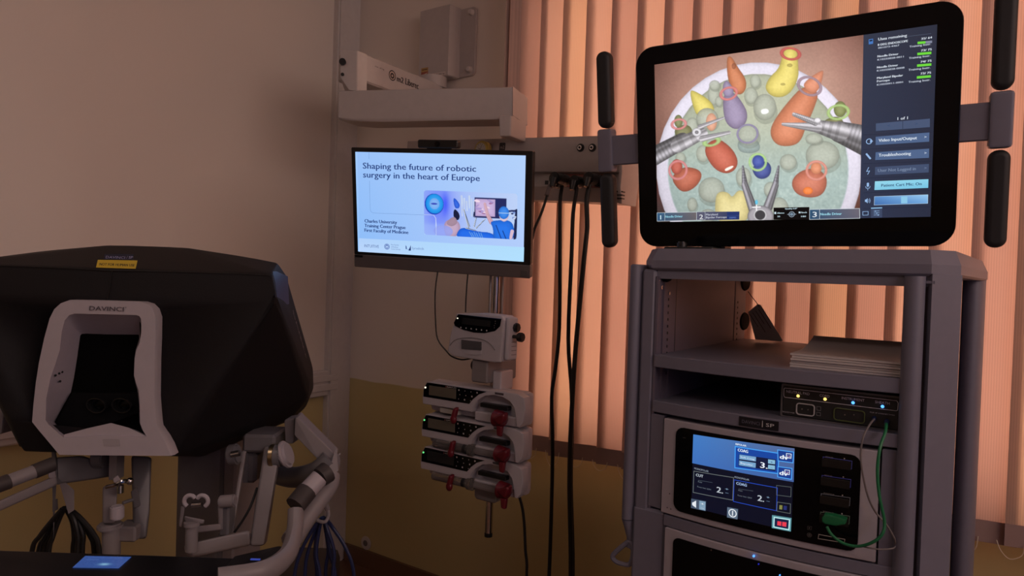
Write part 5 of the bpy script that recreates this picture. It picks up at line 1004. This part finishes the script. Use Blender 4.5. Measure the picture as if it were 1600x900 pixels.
# ---- armrest with touchpad
zt = .83
def H(px, py, z=zt): d_ = ray(px, py); v_ = CAMP+d_*((z-CAMH)/d_.z); return v_
xr_ = V(418, 870, 1.33).x; xl_ = 2*XC-xr_
q = MB().span((xl_, 1.08, zt-.075), (xr_, 1.352, zt), .012, seg=3); arm = wb(q, 'armrest', M_blk2)
pd = [H(366, 868.5, zt+.004), H(437, 852, zt+.012), H(444, 855, zt+.012), H(413, 880, zt+.008), H(380, 896, zt+.006), H(340, 900, zt+.004)]
q = MB().hull(pd+[v+Vector((0, 0, -.02)) for v in pd], .003); wb(q, 'control_pod', M_blk2, arm)
a = H(399, 874, zt+.014); wb(MB().box(a, (.018, .004, .002)), 'pod_light', mat('led_podblue', (.05, .1, .4), .4, emit=(.04, .07, .5), es=.5), arm)
pr = [V(343, 898, 1.27), V(412, 882, 1.30), V(447, 857, 1.36), V(463, 826, 1.42), V(472, 800, 1.45), V(469, 786, 1.46), V(452, 790, 1.45), V(449, 822, 1.42), V(441, 848, 1.37)]
tr_ = [V(340, 905, 1.25), V(412, 893, 1.29), V(448, 868, 1.36), V(460, 832, 1.42), V(462, 797, 1.45)]
q = MB().tube(tr_, .0165, 12, 5, flat=1.3); wb(q, 'armrest_rim', M_arm, arm); q = MB().tube([mir(v) for v in tr_], .0165, 12, 5, flat=1.3); wb(q, 'armrest_rim', M_arm, arm)
tp4 = [H(133, 869.5), H(205.5, 871), H(185.5, 889), H(113, 888)]
q = MB(); bq = bmesh.new(); vs = [bq.verts.new(v+Vector((0, 0, .0012))) for v in tp4]; bq.faces.new(vs[::-1]); q._add(bq)
ts = D.meshes.new('touchpad'); 
xs_, ys_ = np.meshgrid(np.linspace(0, 1, 36), np.linspace(0, 1, 24)); A_, B_, C_, E_ = [np.array(v) for v in tp4]
Pt = (A_*(1-xs_[..., None])+B_*xs_[..., None])*(1-ys_[..., None])+(E_*(1-xs_[..., None])+C_*xs_[..., None])*ys_[..., None]; Pt[..., 2] += .0012; Pt -= np.array((XC, 1.75, 0))
idx = np.arange(36*24).reshape(24, 36); fc = np.stack([idx[:-1, :-1], idx[1:, :-1], idx[1:, 1:], idx[:-1, 1:]], -1).reshape(-1, 4)
ts.from_pydata(Pt.reshape(-1, 3).tolist(), [], fc.tolist()); ca = ts.color_attributes.new('print', 'FLOAT_COLOR', 'POINT')
cc = np.ones((24, 36, 4)); nb = np.random.RandomState(5).rand(24, 36)*.04; cc[..., 0] = .22+nb; cc[..., 1] = .34+nb; cc[..., 2] = .62+nb
sp = np.exp(-((xs_-.6)/.12)**2-((ys_-.68)/.10)**2); cc[..., 0] += .35*sp; cc[..., 1] += .45*sp; cc[..., 2] += .3*sp; cc[3, 4:30, :3] += .05; cc[7, 4:14, :3] += .08
cc[..., :3] = srgb2lin(cc[..., :3]); ca.data.foreach_set('color', cc.ravel().astype(np.float32)); ts.materials.append(print_mat('touchpad_glow', .7))
o = D.objects.new('touchpad', ts); COL.objects.link(o); o.parent = arm; o['label'] = 'lit blue touchpad'
# ---- right arm frame (and its mirror on the left)
def bar(pts, d_, name, m, bev=.006, both_=True, par=None, lab=None):
    L = pts+[v+Vector(d_) for v in pts]; o_ = wb(MB().hull(L, bev), name, m, par, lab)
    if both_: wb(MB().hull([mir(v) for v in L], bev), name, m, par, lab)
    return o_
bar([V(443, 656, 1.66), V(460, 653, 1.66), V(459, 694, 1.66), V(445, 694, 1.66)], (0, .05, 0), 'hood_strut', M_arm)
bar([V(461, 653, 1.62), V(466, 652, 1.62), V(526, 712, 1.60), V(520, 722, 1.60), V(500, 722, 1.60), V(460, 680, 1.62)], (-.01, .06, 0), 'diagonal_brace', M_arm, .002)
q = MB().tube([V(440, 742, 1.72), V(462, 746, 1.68), V(488, 740, 1.64), V(506, 730, 1.60), V(518, 718, 1.60)], .028, 12, 5, flat=.9); wb(q, 'side_beam', M_arm2)
bar([V(518, 710, 1.59), V(528, 722, 1.58), V(521, 752, 1.55), V(505, 740, 1.56)], (0, .05, 0), 'side_elbow', M_arm, .012, False)
q = MB().tube([V(518, 742, 1.56), V(514, 760, 1.54), V(492, 790, 1.50), V(470, 822, 1.46), V(455, 845, 1.42)], [.019, .022], 12, 5); wb(q, 'side_arm', M_arm)
gp = [V(512, 737, 1.52), V(500, 746, 1.505), V(490, 755, 1.495), V(480, 767, 1.485), V(470, 779, 1.47), V(461, 790, 1.455)]
q = MB().tube([gp[0], gp[1]], [.024, .022], 12, 0); wb(q, 'grip', M_grip); q = MB().tube([gp[1], gp[3]], .020, 12, 0); gl_ = wb(q, 'grip_sleeve', M_bezel); q = MB().tube([gp[3], gp[5]], .0225, 12, 0); wb(q, 'grip', M_grip)
# left arm frame as seen
q = MB().hull([V(85, 715, 1.50), V(128, 712, 1.54), V(178, 728, 1.60), V(178, 744, 1.60), V(118, 749, 1.54), V(86, 758, 1.50), V(84, 738, 1.5)]+[V(85, 715, 1.55), V(128, 712, 1.6), V(178, 728, 1.66), V(178, 744, 1.66), V(86, 758, 1.55)], .006); wb(q, 'side_beam', M_arm2)
q = MB().hull([V(88, 742, 1.48), V(90, 758, 1.48), V(-30, 812, 1.34), V(-30, 795, 1.34)]+[V(88, 742, 1.52), V(90, 758, 1.52), V(-30, 812, 1.38), V(-30, 795, 1.38)], .005); wb(q, 'side_arm', M_arm)
q = MB().hull([V(74, 737, 1.45), V(86, 733, 1.47), V(88, 748, 1.48), V(76, 748, 1.46)]+[V(74, 737, 1.48), V(86, 733, 1.5), V(88, 748, 1.5), V(76, 748, 1.49)], .004); wb(q, 'grip_bracket', M_bezel)
gp = [V(83, 725, 1.46), V(53, 737, 1.43), V(14, 752, 1.39), V(-6, 759, 1.37), V(-30, 768, 1.35)]
q = MB().tube([gp[0], gp[1]], .0155, 12, 0); wb(q, 'grip', M_grip); q = MB().tube([gp[1], gp[2]], .014, 12, 0); wb(q, 'grip_sleeve', M_arm); q = MB().tube([gp[2], gp[4]], .0155, 12, 0); wb(q, 'grip', M_grip)
# hooks for the cables
q = MB().hull([V(93, 756, 1.49), V(103, 754, 1.49), V(116, 766, 1.49), V(116, 797, 1.49), V(107, 803, 1.49), V(106, 772, 1.49)]+[V(93, 756, 1.5), V(103, 754, 1.5), V(116, 766, 1.5), V(116, 797, 1.5), V(107, 803, 1.5), V(106, 772, 1.5)]); wb(q, 'cable_hook', M_arm)
q = MB().hull([V(82, 781, 1.52), V(90, 779, 1.52), V(91, 796, 1.52), V(82, 800, 1.52)]+[V(82, 781, 1.53), V(90, 779, 1.53), V(91, 796, 1.53), V(82, 800, 1.53)]); wb(q, 'cable_hook', M_arm2)
q = MB().tube([V(512, 795, 1.56), V(513, 806, 1.55), V(508, 815, 1.54), V(498, 814, 1.54), V(491, 808, 1.55)], .004, 8, 4); q.tube([V(505, 780, 1.54), V(512, 796, 1.56)], .006, 8, 2); wb(q, 'cable_hook', M_arm)
# ---- left master controller
ml = wb(MB().span((V(175, 700, 1.56).x, 1.55, V(181, 748, 1.56).z), (V(187, 700, 1.56).x, 1.58, 1.12)), 'controller_post', M_arm)
wb(MB().cyl(V(166, 716, 1.57), V(148, 716, 1.57), .022, n=18, bev=.003), 'controller_joint', M_arm2, ml)
wb(MB().hull([V(205, 712, 1.6), V(237, 714, 1.6), V(234, 800, 1.56), V(229, 842, 1.54), V(208, 842, 1.54), V(208, 790, 1.55)]+[V(205, 712, 1.65), V(237, 714, 1.65), V(234, 800, 1.61), V(229, 842, 1.59), V(208, 842, 1.59)], .006), 'controller_link', M_arm2, ml)
wb(MB().span((V(189, 833, 1.53).x-.01, 1.52, V(200, 845, 1.53).z), (V(215, 833, 1.53).x, 1.57, V(200, 821, 1.53).z), .004), 'controller_link', M_arm, ml)
wb(MB().cyl(V(174, 868, 1.52), V(174, 826, 1.52), .0185, n=22).cyl(V(172, 827, 1.52), V(172, 817, 1.52), .026, n=22, bev=.004), 'wrist', M_arm, ml)
wb(MB().hull([V(160, 760, 1.5), V(180, 756, 1.5), V(184, 765, 1.5), V(180, 818, 1.5), V(160, 818, 1.5)]+[V(161, 760, 1.54), V(181, 756, 1.54), V(180, 818, 1.54), V(161, 818, 1.54)], .005), 'handle', M_arm, ml)
wb(MB().cyl(V(183, 790, 1.49), V(183, 811, 1.49), .014, n=20, bev=.003), 'finger_pad', M_bezel, ml)
wb(MB().tube([V(192, 786, 1.5), V(200, 783, 1.51), V(207, 781, 1.52)], .004, 8, 2).hull([V(204, 768, 1.52), V(214, 760, 1.52), V(220, 790, 1.52), V(209, 795, 1.52)]+[V(204, 768, 1.54), V(214, 760, 1.54), V(220, 790, 1.54), V(209, 795, 1.54)], .003), 'finger_link', M_arm2, ml)
wb(MB().tube([V(167, 761, 1.49), V(180, 758, 1.48), V(192, 752, 1.48), V(203, 753, 1.49)], .0045, 8, 3).ball(V(203, 752, 1.49), .008, 12).cyl(V(188, 758, 1.485), V(188, 770, 1.485), .007, n=14), 'clutch_ring', M_chrome, ml, label='chrome clasp')
wb(MB().hull([V(176, 748, 1.49), V(184, 742, 1.49), V(190, 752, 1.49), V(178, 755, 1.49)]+[V(176, 748, 1.52), V(184, 742, 1.52), V(190, 752, 1.52)], .002), 'finger_guard', M_bezel, ml)
# ---- right master controller
mr_ = wb(MB().hull([V(413, 697, 1.60), V(439, 697, 1.60), V(413, 853, 1.50), V(389, 854, 1.50)]+[V(413, 697, 1.66), V(440, 700, 1.66), V(417, 850, 1.56), V(390, 850, 1.56)], .007), 'controller_link', M_arm)
wb(MB().cyl(V(452, 708, 1.60), V(441, 712, 1.60), .032, n=30, bev=.006), 'joint_disc', M_bezel, mr_)
wb(MB().cyl(V(441, 712, 1.60), V(423, 712, 1.60), .026, n=26), 'joint_hub', M_arm2, mr_); wb(MB().cyl(V(430, 712, 1.598), V(424, 712, 1.598), .0268, n=26), 'joint_ring', mat('brass_ring', (.45, .34, .2), .3, metal=1), mr_)
wb(MB().span((V(388, 690, 1.66).x, 1.62, V(388, 704, 1.64).z), (V(438, 690, 1.66).x, 1.72, V(388, 676, 1.64).z), .006), 'yoke', M_arm2, mr_)
wb(MB().hull([V(378, 704, 1.62), V(385, 704, 1.62), V(364, 832, 1.52), V(359, 832, 1.52)]+[V(378, 704, 1.65), V(387, 704, 1.65), V(365, 832, 1.55)], .003), 'parallel_link', M_arm, mr_)
wb(MB().span((V(382, 728, 1.66).x, 1.64, V(390, 752, 1.66).z), (V(405, 728, 1.66).x, 1.70, V(390, 704, 1.66).z), .008).span((V(386, 728, 1.66).x, 1.637, V(390, 750, 1.66).z), (V(393, 728, 1.66).x, 1.66, V(390, 704, 1.66).z)), 'motor', M_arm2, mr_)
wb(MB().cyl(V(357, 711, 1.60), V(373, 709, 1.60), .024, n=24, bev=.004), 'motor', M_arm2, mr_); wb(MB().cyl(V(362, 710, 1.575), V(374, 708, 1.575), .007, n=14), 'motor_cap', M_chrome, mr_)
wb(MB().hull([V(288, 850, 1.46), V(390, 828, 1.5), V(392, 852, 1.5), V(300, 872, 1.46), V(288, 864, 1.46)]+[V(288, 850, 1.5), V(390, 828, 1.55), V(392, 852, 1.55), V(300, 872, 1.5)], .006), 'forearm_link', M_arm, mr_)
wb(MB().cyl(V(300, 820, 1.46), V(299, 862, 1.46), .0125, n=20, bev=.002).cyl(V(300, 815, 1.46), V(300, 821, 1.46), .0165, n=20), 'wrist', M_arm, mr_)
wb(MB().hull([V(305, 822, 1.47), V(345, 818, 1.48), V(346, 828, 1.48), V(305, 833, 1.47)]+[V(305, 822, 1.49), V(345, 818, 1.5), V(346, 828, 1.5)], .003).hull([V(340, 790, 1.49), V(349, 784, 1.49), V(348, 828, 1.49), V(341, 828, 1.49)]+[V(340, 790, 1.51), V(349, 784, 1.51), V(348, 828, 1.51)], .003), 'wrist_link', M_arm, mr_)
wb(MB().cyl(V(343, 784, 1.49), V(368, 782, 1.49), .0135, n=20, bev=.003), 'wrist_motor', M_arm, mr_)
wb(MB().span((V(344, 810, 1.51).x, 1.5, V(350, 836, 1.51).z), (V(360, 810, 1.51).x, 1.54, V(350, 790, 1.51).z), .004), 'wrist_block', M_arm2, mr_)
for k, (c0, sg) in enumerate((((297, 783), 1), ((316, 783), -1))):
    pts = [V(c0[0]+9*math.cos(a_)*1.0, c0[1]+9*math.sin(a_), 1.45) for a_ in (np.linspace(R(120), R(330), 8) if k == 0 else np.linspace(R(210), R(420), 8))]
    wb(MB().tube(pts, .0045, 8, 3), 'finger_loop', M_bezel, mr_)
wb(MB().cyl(V(300, 789, 1.45), V(315, 788, 1.45), .005, n=12), 'finger_axle', M_chrome, mr_)
wb(MB().hull([V(283, 790, 1.45), V(289, 792, 1.45), V(284, 824, 1.46), V(279, 822, 1.46)]+[V(283, 790, 1.465), V(289, 792, 1.465), V(284, 824, 1.475)], .002).hull([V(288, 806, 1.45), V(320, 812, 1.46), V(318, 820, 1.46), V(290, 818, 1.46)]+[V(288, 806, 1.47), V(320, 812, 1.48)], .003), 'finger_guard', M_arm, mr_)
wb(MB().tube([V(402, 762, 1.58), V(392, 790, 1.56), V(380, 812, 1.55), V(366, 832, 1.54)], .0028, 8, 4), 'drive_cord', M_rub, mr_)
# ---- coiled cables hung on the hooks
def bundle(name, label, m, top, fans, Y, r):
    root = thing(name, label, 'cable', T(V(top[0], top[1], Y)))
    for k, fn in enumerate(fans):
        pts = [V(top[0]+(k-len(fans)/2)*1.3, top[1]+abs(k-len(fans)/2)*.8, Y+.006*(k % 3))]+[V(a, c, Y+.008*((k*2) % 5)) for a, c in fn]; l = pts[-1]
        pts.append(Vector((l.x-(pts[0].x-l.x)*.12, l.y, l.z-.14))); MB().tube(pts, r, 8, 5).build('strand', m, root, True)
    return root
bundle('cable_coil', 'coil of thick black cable hung on the left console hook', M_cable, (103, 792), [[(80, 815), (62, 838), (50, 862)], [(84, 815), (70, 840), (60, 864)], [(88, 812), (78, 838), (68, 862)], [(92, 812), (82, 840), (76, 864)], [(113, 815), (116, 840), (114, 864)], [(116, 812), (122, 840), (121, 864)], [(119, 810), (130, 835), (129, 862)], [(121, 808), (140, 836), (147, 862)], [(124, 808), (146, 834), (155, 862)]], 1.5, .0052)
bundle('cable_coil', 'coil of dark blue cable hung on the right console hook', M_blue, (505, 808), [[(487, 830), (470, 862), (460, 900)], [(494, 828), (480, 866), (476, 904)], [(496, 828), (492, 864), (495, 900)], [(499, 826), (494, 866), (500, 904)], [(509, 830), (513, 862), (509, 890)], [(512, 828), (522, 862), (520, 902)], [(509, 826), (516, 866), (524, 904)], [(518, 822), (540, 856), (553, 898)]], 1.55, .0042)
